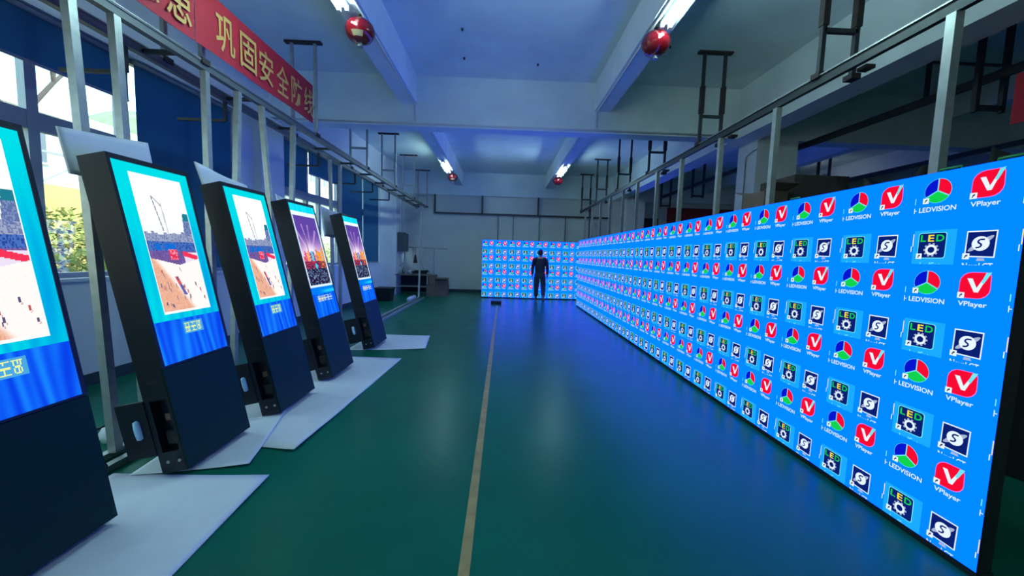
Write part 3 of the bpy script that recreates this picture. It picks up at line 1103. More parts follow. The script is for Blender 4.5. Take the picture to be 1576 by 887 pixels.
def letters(parent, items, x, z0, z1, mat):
    for ch, yc, w in items:
        vs, fs = fit_text(ch, -w / 2, w / 2, 0, z1 - z0, 0.009)
        me = bpy.data.meshes.new('character')
        me.from_pydata([(0, y, z) for y, z in vs], [], fs)
        me.materials.append(mat)
        o = bpy.data.objects.new('character', me)
        o.location = (x, yc, z0)
        C.objects.link(o)
        o.parent = parent
        o['label'] = 'gold character'


letters(bo, [('隐', 3.25, 0.26), ('患', 3.58, 0.26), ('巩', 4.14, 0.27), ('固', 4.49, 0.27), ('安', 4.81, 0.27), ('全', 5.15, 0.27), ('防', 5.48, 0.27), ('线', 5.80, 0.25)],
        BX + 0.014, 3.46, 3.82, cloth_gold)
tag(MB().box((5.415, 2.2, 3.08), (5.42, 4.12, 3.60)).build('banner', cloth_red), 'plain red banner at the far right beyond the nearest right post', 'banner', 'red banners')
tag(MB().box((6.5, Y_BACK - 0.02, 3.0), (9.6, Y_BACK - 0.012, 3.6)).build('banner', pmat('dark_red_cloth', (0.22, 0.012, 0.02), 0.7)), 'dark red banner on the far wall of the right hand aisle', 'banner', 'red banners')


# ------------------------------------------------------------------ ceiling lamps, extinguishers, conduits
def tube_lamp(x, y0, y1, z, label):
    t = empty('tube_lamp', (x, y0, z))
    tag(t, label, 'lamp', 'twin fluorescent tube lamps')
    L = y1 - y0
    b = MB()
    b.box((-0.055, 0, 0), (0.055, L, 0.045))
    b.bevel(0.008)
    b.build('fixture', lamp_housing, t)
    for s in (-0.045, 0.045):
        MB().tube([(s, 0.04, -0.03), (s, L - 0.04, -0.03)], 0.016, 12).build('tube', tube_glow if x < 5 else dim_tube_glow, t)
        e = MB()
        for y in (0.02, L - 0.02):
            e.box((s - 0.018, y - 0.02, -0.05), (s + 0.018, y + 0.02, 0.0))
        e.build('tube_holder', lamp_housing, t)
    c = MB()
    for k in range(3):
        cy = 0.25 + k * 0.32 + 0.1
        sx = -0.075 if x < 0 else 0.075
        c.tube([(sx + 0.028 * math.cos(a / 10 * 2 * PI), cy + 0.05 * a / 10 - 0.02, 0.0 + 0.035 * math.sin(a / 10 * 2 * PI) - 0.02) for a in range(11)], 0.004, 6)
    c.build('coiled_cable', pvc, t)
    if x > 5:
        for y in (0.2, L - 0.2):
            MB().tube([(0, y, 0.045), (0, y, Z_SLAB - z)], 0.008, 8).build('suspension_rod', steel, t)
    return t


tube_lamp(-1.78, 3.2, 4.42, 4.13, 'twin tube lamp under the left beam, nearest the camera')
tube_lamp(1.74, 3.2, 4.45, 4.13, 'twin tube lamp under the right beam, nearest the camera')
tube_lamp(-1.78, 11.3, 12.55, 4.13, 'twin tube lamp under the left beam at the far end')
tube_lamp(1.76, 11.3, 12.55, 4.13, 'twin tube lamp under the right beam at the far end')
tube_lamp(-1.78, -3.6, -2.4, 4.13, 'unseen twin tube lamp added behind the camera under the left beam')  # this lamp and the next are added out of view to brighten the hall
tube_lamp(1.74, -3.6, -2.4, 4.13, 'unseen twin tube lamp added behind the camera under the right beam')
tube_lamp(9.35, 11.2, 12.4, 4.12, 'bright tube lamp far off in the right hand aisle, seen above the boxes')


def extinguisher(x, y, label):
    e = empty('hanging_extinguisher', (x, y, 4.0))
    tag(e, label, 'fire extinguisher', 'hanging red extinguishers')
    prof = [(0.0, -0.125), (0.06, -0.122), (0.11, -0.10), (0.15, -0.055), (0.165, 0.0), (0.15, 0.06), (0.11, 0.105), (0.05, 0.128), (0.0, 0.13)]
    MB().lathe(prof, 32).build('body', red_enamel, e)
    MB().tube([(0, 0, 0.125), (0, 0, 0.18)], 0.012, 10).build('hook', dark_steel, e)
    v = MB()
    v.tube([(0, 0, -0.12), (0, 0, -0.155)], 0.02, 12)
    v.tube([(0, 0, -0.155), (0, 0, -0.17)], 0.032, 12)
    v.build('sprinkler_valve', steel, e)
    g = MB()
    a0 = -0.35 if x < 0 else 2.2
    pts0 = []
    for k in range(7):
        a = a0 - 0.45 + 0.9 * k / 6
        pts0.append((a,))
    for (a,), (b,) in zip(pts0, pts0[1:]):
        P = lambda an, r, z: (r * 1.012 * math.cos(an - 1.1), r * 1.012 * math.sin(an - 1.1), z * 1.012)
        g.face([P(a, 0.11, -0.10), P(b, 0.11, -0.10), P(b, 0.15, -0.055), P(a, 0.15, -0.055)])
    g.build('label_plate', gold_label, e)['label'] = 'pale gold label'
    return e


extinguisher(-1.68, 4.62, 'round red extinguisher hanging beyond the near left lamp')
extinguisher(1.70, 4.60, 'round red extinguisher hanging beyond the near right lamp')
extinguisher(-1.68, 12.8, 'small looking round red extinguisher hanging at the far left lamp')
extinguisher(1.76, 12.8, 'small looking round red extinguisher hanging at the far right lamp')


def conduit(pts, r, label, mat=pvc):
    return tag(MB().tube(pts, r, 8).build('conduit', mat), label, 'pipe', 'ceiling conduits')


conduit([(-1.64, -0.5, 4.165), (-1.64, 7.17, 4.165), (-1.64, 7.18, 3.88)], 0.013, 'thin conduit along the underside of the near left beam')
conduit([(1.65, -0.5, 4.165), (1.65, 7.17, 4.165), (1.65, 7.18, 3.88)], 0.014, 'thin conduit along the underside of the near right beam')
conduit([(-1.64, 7.52, 4.165), (-1.64, 15.2, 4.165)], 0.013, 'thin conduit along the underside of the far left beam')
conduit([(1.65, 7.52, 4.165), (1.65, 15.2, 4.165)], 0.013, 'thin conduit along the underside of the far right beam')
conduit([(-4.2, 7.185, 3.84), (4.25, 7.185, 3.84)], 0.018, 'white conduit along the lower edge of the cross beam')
conduit([(4.665, 7.5, 0.0), (4.665, 7.5, 3.55), (4.665, 7.3, 3.62), (4.665, 7.18, 3.62)], 0.012, 'thin grey pipe running down the right pillar', steel)
# cable clips and bolts in the slab
for k, (x, y) in enumerate(((-0.63, 4.5), (0.6, 4.7), (-0.65, 5.7), (0.5, 6.6), (-0.7, 6.5), (-3.0, 5.2), (-2.1, 5.9), (3.0, 4.6), (2.4, 5.9))):
    tag(MB().tube([(x, y, Z_SLAB), (x, y, Z_SLAB - 0.03)], 0.016, 8).build('ceiling_hook', dark_steel), 'small dark hook in the ceiling', 'hook', 'ceiling hooks')


# ------------------------------------------------------------------ blinds
def blind(y0, y1, zb, label, mat=None, top=3.64, d=-0.035):
    b = empty('roller_blind', (WL(y0, d), y0, top))
    tag(b, label, 'blind', 'blue roller blinds')
    inv = Matrix.Translation((-WL(y0, d), -y0, -top))
    f = MB()
    wall_seg(f, y0, y1, zb, top, d - 0.001, d + 0.001)
    bmesh.ops.transform(f.bm, matrix=inv, verts=f.bm.verts[:])
    f.build('fabric', mat or blind_fabric, b)
    r = MB().tube([(WL(y0, d), y0, top), (WL(y1, d), y1, top)], 0.028, 12)
    bmesh.ops.transform(r.bm, matrix=inv, verts=r.bm.verts[:])
    r.build('roller', alu, b)
    r = MB()
    wall_seg(r, y0, y1, zb - 0.02, zb + 0.005, d - 0.008, d + 0.008)
    bmesh.ops.transform(r.bm, matrix=inv, verts=r.bm.verts[:])
    r.build('bottom_bar', alu, b)
    return b


blind(1.2, 3.0, 3.18, 'half raised blue roller blind at the left edge of the picture')
blind(3.04, 4.72, 3.18, 'half raised blue roller blind above the nearest kiosk')
blind(4.80, 5.82, 1.2, 'lowered blue roller blind behind the second kiosk')
blind(5.86, 6.28, 1.2, 'narrow lowered blue roller blind next to the first wall pillar')
blind(7.66, 8.42, 2.72, 'blue roller blind just beyond the first wall pillar, let down to the transom')
blind(8.52, 9.86, 3.15, 'half raised blue roller blind above bright panes of the far window')
blind(9.9, 11.32, 1.2, 'lowered blue roller blind behind the farthest kiosk')
blind(11.40, 12.58, 1.2, 'last lowered blue roller blind, next to the white far wall')
blind(14.5, 15.1, 1.9, 'grey blue blind in the far corner above the electrical boxes', pmat('grey_blind_fabric', (0.10, 0.15, 0.19), 0.8))

# ------------------------------------------------------------------ far left corner: boxes, bench, cartons
for y, off, lab in ((14.12, 0.15, 'grey electrical box on the far pillar, left of the pair'), (14.85, 0.02, 'grey electrical box in the far corner, right of the pair')):
    e = empty('electrical_box', (WL(y, off), y, 1.55))
    tag(e, lab, 'electrical box', 'grey electrical boxes')
    MB().box((0, -0.16, 0), (0.22, 0.16, 0.68)).bevel(0.01).build('body', pmat('box_grey', (0.06, 0.09, 0.10), 0.5), e)
    MB().box((0.22, -0.145, 0.02), (0.228, 0.145, 0.66)).build('door', pmat('box_door_grey', (0.07, 0.10, 0.115), 0.5), e)
    c = MB()
    c.tube([(0.08, 0, 0.68), (0.08, 0, 2.0)], 0.02, 8)
    c.tube([(0.08, 0, 0), (0.08, 0, -0.42)], 0.02, 8)
    c.build('conduit', pvc, e)

wbn = empty('workbench', (-3.22, 14.2, 0))
tag(wbn, 'dark workbench with metal legs in the far left corner', 'workbench')
MB().box((-0.62, -0.35, 0.70), (0.58, 0.35, 0.74)).build('worktop', pmat('bench_top', (0.20, 0.19, 0.15), 0.6), wbn)
for x in (-0.58, 0.54):
    for y in (-0.31, 0.31):
        MB().box((x - 0.02, y - 0.02, 0), (x + 0.02, y + 0.02, 0.70)).build('leg', steel, wbn)
MB().box((-0.58, -0.3, 0.28), (0.54, 0.3, 0.31)).build('shelf', steel, wbn)
MB().box((-0.56, 0.30, 0.05), (0.52, 0.315, 0.66)).build('back_panel', pmat('bench_navy', (0.01, 0.015, 0.04), 0.6), wbn)

rk = empty('pipe_rack', (-2.85, 14.8, 0))
tag(rk, 'thin steel pipe rack with a level top bar behind the workbench', 'rack')
for x in (-0.55, 0.25):
    MB().tube([(x, 0, 0), (x, 0, 1.72)], 0.018, 8).build('upright', steel, rk)
MB().tube([(-0.75, 0, 1.72), (0.75, 0, 1.70)], 0.02, 8).build('top_bar', steel, rk)
MB().tube([(-0.1, 0, 1.70), (-0.25, 0, 1.15), (-0.1, 0, 0.8)], 0.014, 8).build('brace', steel, rk)
hl = MB().lathe([(0.0, 0.17), (0.03, 0.16), (0.05, 0.05), (0.075, -0.1), (0.07, -0.15), (0.0, -0.15)], 14)
hl.tube([(0, 0, 0.16), (0, 0, 0.42)], 0.008, 6)
tag(hl.build('hanging_tool', black_plastic, loc=(-3.29, 14.66, 1.28)), 'black tapered tool hanging above the workbench', 'tool')
tools = [('glue_bottle', (-3.72, 14.1), 0.05, 0.30, (0.7, 0.7, 0.68), 'pale tall bottle on the left end of the workbench'),
         ('spray_can', (-3.57, 14.02), 0.045, 0.24, (0.12, 0.16, 0.14), 'dark green can on the workbench'),
         ('paint_tin', (-3.38, 14.12), 0.06, 0.16, (0.55, 0.55, 0.50), 'squat pale tin on the workbench')]
for nm, (x, y), r, h, col, lab in tools:
    q = empty(nm, (x, y, 0.74))
    tag(q, lab, 'bottle')
    MB().lathe([(0, 0), (r, 0), (r, h * 0.72), (r * 0.45, h * 0.82), (r * 0.45, h * 0.9), (0, h * 0.9)], 16).build('body', pmat(nm + '_paint', col, 0.4), q)
    MB().lathe([(0, h * 0.9), (r * 0.42, h * 0.9), (r * 0.4, h), (0, h)], 12).build('cap', black_plastic, q)
cl = MB()
rr = random.Random(3)
for k in range(7):
    pts = [(rr.uniform(-0.3, 0.3), rr.uniform(-0.18, 0.18), 0.03 + 0.10 * rr.random()) for _ in range(6)]
    cl.tube(pts, 0.028, 8)
tag(cl.build('cable_pile', cable_black, loc=(-2.98, 14.1, 0.742)), 'tangle of black cables on the right end of the workbench', 'cables')


def carton(name, loc, sx, sy, sz, label, rz=0.0, flaps=False, mat=None):
    c = empty(name, loc, (0, 0, rz))
    tag(c, label, 'box', None)
    b = MB()
    t = 0.008
    b.box((-sx / 2, -sy / 2, 0), (sx / 2, sy / 2, t))
    for s in (-1, 1):
        b.box((-sx / 2, s * sy / 2 - t / 2, t), (sx / 2, s * sy / 2 + t / 2, sz))
        b.box((s * sx / 2 - t / 2, -sy / 2, t), (s * sx / 2 + t / 2, sy / 2, sz))
    b.build('body', mat or cardboard, c)
    for s in (-1, 1):
        f = MB()
        if flaps:
            f.hexa([(-sx / 2, s * sy / 2, sz), (sx / 2, s * sy / 2, sz), (sx / 2, s * (sy / 2 + 0.2), sz + 0.06), (-sx / 2, s * (sy / 2 + 0.2), sz + 0.06),
                    (-sx / 2, s * sy / 2, sz + t), (sx / 2, s * sy / 2, sz + t), (sx / 2, s * (sy / 2 + 0.2), sz + 0.06 + t), (-sx / 2, s * (sy / 2 + 0.2), sz + 0.06 + t)])
        else:
            f.box((-sx / 2, 0.002 if s > 0 else -sy / 2, sz), (sx / 2, sy / 2 if s > 0 else -0.002, sz + t))
        f.build('flap', mat or cardboard, c)
    return c


carton('cardboard_box', (-2.27, 13.75, 0), 0.72, 0.5, 0.40, 'wide brown cardboard box on the floor beside the workbench')
carton('cardboard_box', (-2.12, 13.72, 0.41), 0.42, 0.4, 0.16, 'flat open brown box stacked on the wide cardboard box, right side', 0.05, True)
carton('cardboard_box', (-2.46, 13.8, 0.41), 0.22, 0.4, 0.33, 'upright brown box stacked on the wide cardboard box, against the bench')

bn = empty('waste_bin', (-3.62, 12.0, 0))
tag(bn, 'black square bin on the floor before the far white wall', 'bin')
q = MB()
q.hexa([(-0.2, -0.2, 0), (0.2, -0.2, 0), (0.2, 0.2, 0), (-0.2, 0.2, 0), (-0.24, -0.24, 0.4), (0.24, -0.24, 0.4), (0.24, 0.24, 0.4), (-0.24, 0.24, 0.4)])
q.build('body', black_plastic, bn)
q = MB()
for s in (-1, 1):
    q.box((-0.26, s * 0.25 - 0.012, 0.38), (0.26, s * 0.25 + 0.012, 0.41))
    q.box((s * 0.25 - 0.012, -0.26, 0.38), (s * 0.25 + 0.012, 0.26, 0.41))
q.build('rim', black_plastic, bn)

for (x, y), lab in (((-2.86, 11.9), 'small white ball on the floor by the far rail, nearest of three'), ((-2.87, 12.25), 'small white ball by the far rail, middle of three'), ((-2.86, 12.6), 'small white ball by the far rail, farthest of three')):
    tag(MB().lathe([(0.07 * math.sin(a * PI / 10), -0.07 * math.cos(a * PI / 10)) for a in range(11)], 16).build('white_ball', pvc, loc=(x, y, 0.07)), lab, 'ball', 'white balls by the rail')

bx = empty('flat_case', (-0.15, 11.9, 0))
tag(bx, 'flat black case lying on the floor before the far video wall', 'case')
MB().box((-0.16, -0.11, 0), (0.16, 0.11, 0.075)).bevel(0.008).build('body', black_plastic, bx)
MB().box((-0.165, -0.115, 0.076), (0.165, 0.115, 0.095)).bevel(0.005).build('lid', black_plastic, bx)
MB().tube([(-0.05, -0.115, 0.05), (-0.05, -0.14, 0.05), (0.05, -0.14, 0.05), (0.05, -0.115, 0.05)], 0.006, 6).build('handle', dark_steel, bx)

# trunking frame on the back wall
tf = empty('wall_trunking', (0, Y_BACK - 0.06, 0))
tag(tf, 'dark metal trunking frame across the back wall', 'trunking')
MB().box((-2.70, -0.06, 3.07), (4.2, 0.0, 3.13)).build('level_bar', dark_steel, tf)
for x in (-2.67, -0.83, 1.36, 3.4):
    MB().box((x - 0.03, -0.06, 3.13), (x + 0.03, 0.0, 3.8)).build('drop', dark_steel, tf)
for x in (-0.2, 0.4, 1.42, 2.45, 3.4):
    MB().box((x - 0.012, -0.03, 0.1), (x + 0.012, 0.0, 3.07)).build('upright', dark_steel, tf)
dr = empty('door_1', (5.75, Y_BACK - 0.03, 0))
struct(dr)
MB().box((-0.42, 0, 0), (0.42, 0.03, 3.15)).build('door_leaf', pmat('dark_door', (0.02, 0.03, 0.035), 0.5), dr)
for s in (-1, 1):
    MB().box((s * 0.46 - 0.04, -0.02, 0), (s * 0.46 + 0.04, 0.03, 3.2)).build('door_frame', wall_grey, dr)

# ------------------------------------------------------------------ boxes behind the long video wall
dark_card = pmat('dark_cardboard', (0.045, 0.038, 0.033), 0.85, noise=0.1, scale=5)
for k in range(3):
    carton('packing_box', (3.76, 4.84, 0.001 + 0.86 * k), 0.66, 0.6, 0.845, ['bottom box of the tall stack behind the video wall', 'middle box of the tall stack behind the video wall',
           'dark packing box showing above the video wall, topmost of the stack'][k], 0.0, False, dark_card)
    carton('packing_box', (3.265, 4.80, 0.001 + 0.80 * k), 0.28, 0.4, 0.785, ['bottom box of the narrow stack by the right pillar', 'middle box of the narrow stack by the right pillar',
           'brown packing box left of the dark one above the video wall'][k], 0.0, k == 2, cardboard)


def covered_pile(loc, sx, sy, sz, label, seed):
    r = random.Random(seed)
    mb = MB()
    bmesh.ops.create_grid(mb.bm, x_segments=22, y_segments=22, size=0.5)
    for v in mb.bm.verts:
        u, w = v.co.x * 2, v.co.y * 2
        e = max(abs(u), abs(w))
        h = sz * (1 - smooth(0.72, 1.0, e)) * (0.93 + 0.07 * math.sin(u * 4 + seed) * math.cos(w * 3))
        v.co = Vector((u * sx / 2 * (1 + 0.03 * math.sin(w * 9)), w * sy / 2 * (1 + 0.03 * math.sin(u * 11)), h + 0.01))
    for f in mb.bm.faces:
        f.smooth = True
    bmesh.ops.solidify(mb.bm, geom=mb.bm.faces[:], thickness=0.008)
    return tag(mb.build('tarpaulin', black_plastic, loc=loc), label, 'tarpaulin', 'black covers behind the video wall')


covered_pile((4.15, 3.75, 0), 1.0, 0.8, 2.52, 'black covered pile behind the video wall right of the packing boxes', 1)
covered_pile((4.35, 2.85, 0), 1.1, 0.7, 2.62, 'black covered pile behind the video wall nearest the right edge', 2)


# ------------------------------------------------------------------ cables beside the kiosks
def cable(pts, label, r=0.007):
    out = []
    P = [Vector(p) for p in pts]
    for i in range(len(P) - 1):
        a, b, c, d = P[max(i - 1, 0)], P[i], P[i + 1], P[min(i + 2, len(P) - 1)]
        for k in range(6):
            t = k / 6
            out.append(0.5 * ((2 * b) + (c - a) * t + (2 * a - 5 * b + 4 * c - d) * t * t + (3 * b - a - 3 * c + d) * t ** 3))
    out.append(P[-1])
    return tag(MB().tube(out, r, 6).build('power_cable', cable_black), label, 'cable', 'black cables behind the kiosks')


for i, (y, nm) in enumerate(((2.42, 'second'), (3.33, 'third'), (4.31, 'fourth'), (5.73, 'farthest'))):
    cable([(-2.50, y, 0.36), (-2.62, y - 0.03, 0.30), (-2.60, y + 0.02, 0.16), (-2.52, y + 0.02, 0.075), (-2.58, y - 0.05, 0.066), (-2.68, y - 0.08, 0.064), (-2.80, y - 0.05, 0.066), (-2.9, y, 0.02), (-3.0, y + 0.12, 0.012)],
          'black power cable looping out of the bay of the %s kiosk' % nm)
cable([(-3.2, 2.2, 0.012), (-3.3, 2.9, 0.012), (-3.15, 3.4, 0.012), (-3.4, 4.0, 0.012), (-3.2, 4.8, 0.012)], 'black cable lying loose on the floor behind the near kiosks')
cable([(-3.15, 5.5, 0.012), (-3.3, 5.9, 0.012), (-3.1, 6.3, 0.012), (-3.3, 6.8, 0.012), (-3.12, 7.2, 0.012)], 'black cable lying loose on the floor behind the farthest kiosk')
pb = MB().lathe([(0, 0), (0.07, 0.0), (0.09, 0.05), (0.06, 0.11), (0.02, 0.14), (0, 0.14)], 10)
tag(pb.build('plastic_bag', foam_white, loc=(-2.98, 2.95, 0.0)), 'crumpled white plastic bag behind the near post', 'bag')


# ------------------------------------------------------------------ the walking person
def skin_mesh(name, verts, edges, radii, mat, parent, root=0, sub=2):
    me = bpy.data.meshes.new(name)
    me.from_pydata(verts, edges, [])
    o = bpy.data.objects.new(name, me)
    C.objects.link(o)
    m = o.modifiers.new('skin', 'SKIN')
    m.use_smooth_shade = True
    for i, r in enumerate(radii):
        d = me.skin_vertices[0].data[i]
        d.radius = r if isinstance(r, tuple) else (r, r)
        d.use_root = (i == root)
    s = o.modifiers.new('sub', 'SUBSURF')
    s.levels = s.render_levels = sub
    dg = bpy.context.evaluated_depsgraph_get()
    m2 = bpy.data.meshes.new_from_object(o.evaluated_get(dg))
    bpy.data.objects.remove(o)
    m2.name = name
    m2.materials.clear()
    m2.materials.append(mat)
    for p in m2.polygons:
        p.use_smooth = True
    r = bpy.data.objects.new(name, m2)
    C.objects.link(r)
    r.parent = parent
    return r


def chain(segs):
    V, E, R = [], [], []
    key = {}
    for pts in segs:
        prev = None
        for nm, p, r in pts:
            if nm in key:
                i = key[nm]
            else:
                i = len(V)
                key[nm] = i
                V.append(p)
                R.append(r)
            if prev is not None:
                E.append((prev, i))
            prev = i
    return V, E, R


skin_mat = pmat('skin', (0.35, 0.21, 0.15), 0.55)
shirt_mat = pmat('navy_knit', (0.012, 0.016, 0.032), 0.8)
trouser_mat = pmat('dark_trousers', (0.022, 0.028, 0.042), 0.8)
hair_mat = pmat('black_hair', (0.008, 0.007, 0.007), 0.6)
shoe_mat = pmat('dark_shoes', (0.03, 0.03, 0.03), 0.5)
sole_mat = pmat('pale_soles', (0.35, 0.35, 0.33), 0.6)
person = empty('person', (1.31, 13.16, 0))
person.scale = (1.07, 1.05, 1.03)
tag(person, 'person in a dark navy long sleeved top and dark trousers walking away', 'person')
# walks towards +Y: local x right, y forward
HAND = {}


def arm(s):
    sh = (0.185 * s, 0.0, 1.38)
    el = (0.235 * s, -0.02 if s > 0 else 0.02, 1.10)
    wr = (0.245 * s, 0.04 if s > 0 else -0.01, 0.86)
    return sh, el, wr


segs = [[('pelvis', (0, 0, 0.92), (0.13, 0.095)), ('waist', (0, 0, 1.05), (0.125, 0.085)), ('chest', (0, 0.0, 1.25), (0.15, 0.10)), ('collar', (0, -0.01, 1.40), (0.085, 0.07)),
         ('neck', (0, 0.0, 1.46), (0.052, 0.052)), ('skull', (0, 0.018, 1.55), (0.07, 0.082)), ('crown', (0, 0.02, 1.64), (0.062, 0.078))]]
for s in (-1, 1):
    sh, el, wr = arm(s)
    n = 'R' if s > 0 else 'L'
    segs.append([('collar', 0, 0), (n + 'sh', sh, (0.062, 0.06)), (n + 'el', el, (0.043, 0.043)), (n + 'wr', wr, (0.026, 0.03)), (n + 'palm', (wr[0], wr[1] + 0.012, wr[2] - 0.075), (0.018, 0.036))])
    for k, (dy, ln) in enumerate(((0.032, 0.072), (0.011, 0.082), (-0.011, 0.076), (-0.031, 0.060))):
        b = (wr[0], wr[1] + 0.012 + dy, wr[2] - 0.105)
        segs.append([(n + 'palm', 0, 0), (n + 'f%d' % k, b, (0.009, 0.009)), (n + 'g%d' % k, (b[0] - 0.008 * s, b[1] + 0.004, b[2] - ln * 0.55), (0.0085, 0.0085)), (n + 'h%d' % k, (b[0] - 0.022 * s, b[1] + 0.006, b[2] - ln), (0.007, 0.007))])
    segs.append([(n + 'palm', 0, 0), (n + 't0', (wr[0] - 0.012 * s, wr[1] + 0.055, wr[2] - 0.075), (0.010, 0.010)), (n + 't1', (wr[0] - 0.02 * s, wr[1] + 0.075, wr[2] - 0.115), (0.008, 0.008))])
LEGS = {'L': [(-0.095, 0.0, 0.86), (-0.10, 0.03, 0.48), (-0.105, 0.0, 0.10)], 'R': [(0.095, 0.0, 0.86), (0.125, 0.02, 0.48), (0.10, -0.24, 0.165)]}
for n, (h, k, a) in LEGS.items():
    toe = (a[0], a[1] + 0.15, 0.03) if n == 'L' else (a[0] + 0.03, a[1] + 0.07, 0.03)
    segs.append([('pelvis', 0, 0), (n + 'hip', h, (0.085, 0.09)), (n + 'kn', k, (0.056, 0.06)), (n + 'cf', tuple(k[i] * 0.55 + a[i] * 0.45 for i in range(3)), (0.052, 0.056)), (n + 'an', a, (0.036, 0.04)), (n + 'toe', toe, (0.036, 0.026))])
V, E, R = chain(segs)
skin_mesh('body', V, E, R, skin_mat, person)
# top
segs = [[('pelvis', (0, 0, 0.84), (0.175, 0.130)), ('waist', (0, 0, 1.02), (0.172, 0.122)), ('chest', (0, 0, 1.25), (0.195, 0.13)), ('collar', (0, -0.005, 1.40), (0.105, 0.09)), ('neck', (0, 0, 1.445), (0.062, 0.062))]]
for s in (-1, 1):
    sh, el, wr = arm(s)
    n = 'R' if s > 0 else 'L'
    segs.append([('collar', 0, 0), (n + 'sh', sh, (0.078, 0.075)), (n + 'el', el, (0.056, 0.056)), (n + 'wr', (wr[0], wr[1], wr[2] + 0.01), (0.038, 0.042))])
V, E, R = chain(segs)
skin_mesh('sweater', V, E, R, shirt_mat, person)
segs = [[('pelvis', (0, 0, 0.90), (0.150, 0.112)), ('belt', (0, 0, 0.99), (0.145, 0.106))]]
for n, (h, k, a) in LEGS.items():
    segs.append([('pelvis', 0, 0), (n + 'hip', (h[0], h[1], h[2] - 0.03), (0.112, 0.118)), (n + 'kn', k, (0.084, 0.09)), (n + 'cf', tuple(k[i] * 0.55 + a[i] * 0.45 for i in range(3)), (0.078, 0.082)), (n + 'an', (a[0], a[1], a[2] + 0.01), (0.064, 0.068))])
V, E, R = chain(segs)
skin_mesh('trousers', V, E, R, trouser_mat, person)
# hair cap, ears, shoes
hr = MB()
hr.lathe([(0.001, 0.118), (0.045, 0.108), (0.078, 0.07), (0.09, 0.02), (0.088, -0.03), (0.075, -0.075), (0.062, -0.09)], 24)
ho = hr.build('hair', hair_mat, person, (0, 0.008, 1.60))
ho.scale = (0.84, 1.06, 1)
ha = MB()
for s in (-1, 1):
    ha.lathe([(0.0, -0.03), (0.012, -0.02), (0.016, 0.005), (0.012, 0.025), (0, 0.032)], 10, c=(s * 0.074, 0.02, 1.565))
ha.build('ears', skin_mat, person)
fa = MB()
fa.hexa([(-0.014, 0.105, 1.53), (0.014, 0.105, 1.53), (0.012, 0.128, 1.53), (-0.012, 0.128, 1.53), (-0.007, 0.098, 1.585), (0.007, 0.098, 1.585), (0.006, 0.106, 1.585), (-0.006, 0.106, 1.585)])
fa.box((-0.024, 0.093, 1.497), (0.024, 0.100, 1.506))
fa.build('face', skin_mat, person)
for n, (h, k, a) in LEGS.items():
    sh = MB()
    pts = [(-0.038, -0.075), (0.038, -0.075), (0.045, 0.05), (0.04, 0.15), (0.0, 0.185), (-0.04, 0.15), (-0.045, 0.05)]
    lo = [sh.bm.verts.new((x, y, 0.02)) for x, y in pts]
    hi = [sh.bm.verts.new((x * 0.86, y * 0.9, 0.105 if y < 0.04 else (0.085 if y < 0.1 else 0.055))) for x, y in pts]
    for i in range(7):
        sh.bm.faces.new((lo[i], lo[(i + 1) % 7], hi[(i + 1) % 7], hi[i]))
    sh.bm.faces.new(hi)
    sh.bm.faces.new(lo)
    pitch = 0 if n == 'L' else -0.75
    so = sh.build('shoe', shoe_mat, person, (a[0], a[1], 0.0 if n == 'L' else 0.078), (pitch, 0, 0 if n == 'L' else -0.25))
    sl = MB()
    lo = [sl.bm.verts.new((x * 1.06, y * 1.04, 0.0)) for x, y in pts]
    hi = [sl.bm.verts.new((x * 1.06, y * 1.04, 0.022)) for x, y in pts]
    for i in range(7):
        sl.bm.faces.new((lo[i], lo[(i + 1) % 7], hi[(i + 1) % 7], hi[i]))
    sl.bm.faces.new(hi)
    sl.bm.faces.new(lo)
    sl.build('sole', sole_mat, so)

# ------------------------------------------------------------------ outside the windows
ground = struct(MB().box((-90, -40, -1.4), (-5.3, 90, -1.2)).build('ground', pmat('yard_paving', (0.30, 0.30, 0.28), 0.9, noise=0.1, scale=0.5)))
yw = empty('yard_wall', (-10.4, 5, -1.2))
tag(yw, 'yellow yard wall outside the near window with a railing on top', 'wall')
MB().box((-0.15, -12, 0), (0.15, 12, 4.0)).build('wall_panel', pmat('yellow_render', (0.62, 0.44, 0.17), 0.85, noise=0.06, scale=1), yw)
rl = MB()
for z in (4.0, 4.75):
    rl.bar((0, -12, z), (0, 12, z), 0.05)
for k in range(24):
    rl.bar((0, -12 + k, 4.0), (0, -12 + k, 4.75), 0.04)
    rl.bar((0, -12 + k, 4.02), (0, -11 + k, 4.7), 0.03)
rl.build('railing', pmat('railing_grey', (0.3, 0.3, 0.3), 0.5), yw)


def building(name, x, y0, y1, z0, z1, col, label, floors, bay, wcol=(0.13, 0.15, 0.17)):
    b = empty(name, (x, (y0 + y1) / 2, z0))
    tag(b, label, 'building')
    hw = (y1 - y0) / 2
    MB().box((-6, -hw, 0), (0, hw, z1 - z0)).build('wall_block', pmat(name + '_render', col, 0.85, noise=0.05, scale=0.6), b)
    MB().box((-6.2, -hw - 0.2, z1 - z0), (0.2, hw + 0.2, z1 - z0 + 0.3)).build('roof', pmat(name + '_roof', [c * 0.8 for c in col], 0.8), b)
    wm = pmat(name + '_window', wcol, 0.2)
    fm = pmat(name + '_frame', (0.75, 0.75, 0.72), 0.6)
    fh = (z1 - z0) / floors
    ny = int(hw * 2 / bay)
    for f in range(floors):
        for k in range(ny):
            yc = -hw + bay * (k + 0.5)
            z = f * fh + fh * 0.3
            w = MB()
            w.box((0, yc - 0.42, z - 0.06), (0.09, yc + 0.42, z))
            w.box((0, yc - 0.42, z + fh * 0.45), (0.06, yc + 0.42, z + fh * 0.45 + 0.06))
            w.box((0, yc - 0.03, z), (0.05, yc + 0.03, z + fh * 0.45))
            o = w.build('window', fm, b)
            MB().box((0.0, yc - 0.38, z), (0.03, yc + 0.38, z + fh * 0.45)).build('pane', wm, o)
    return b


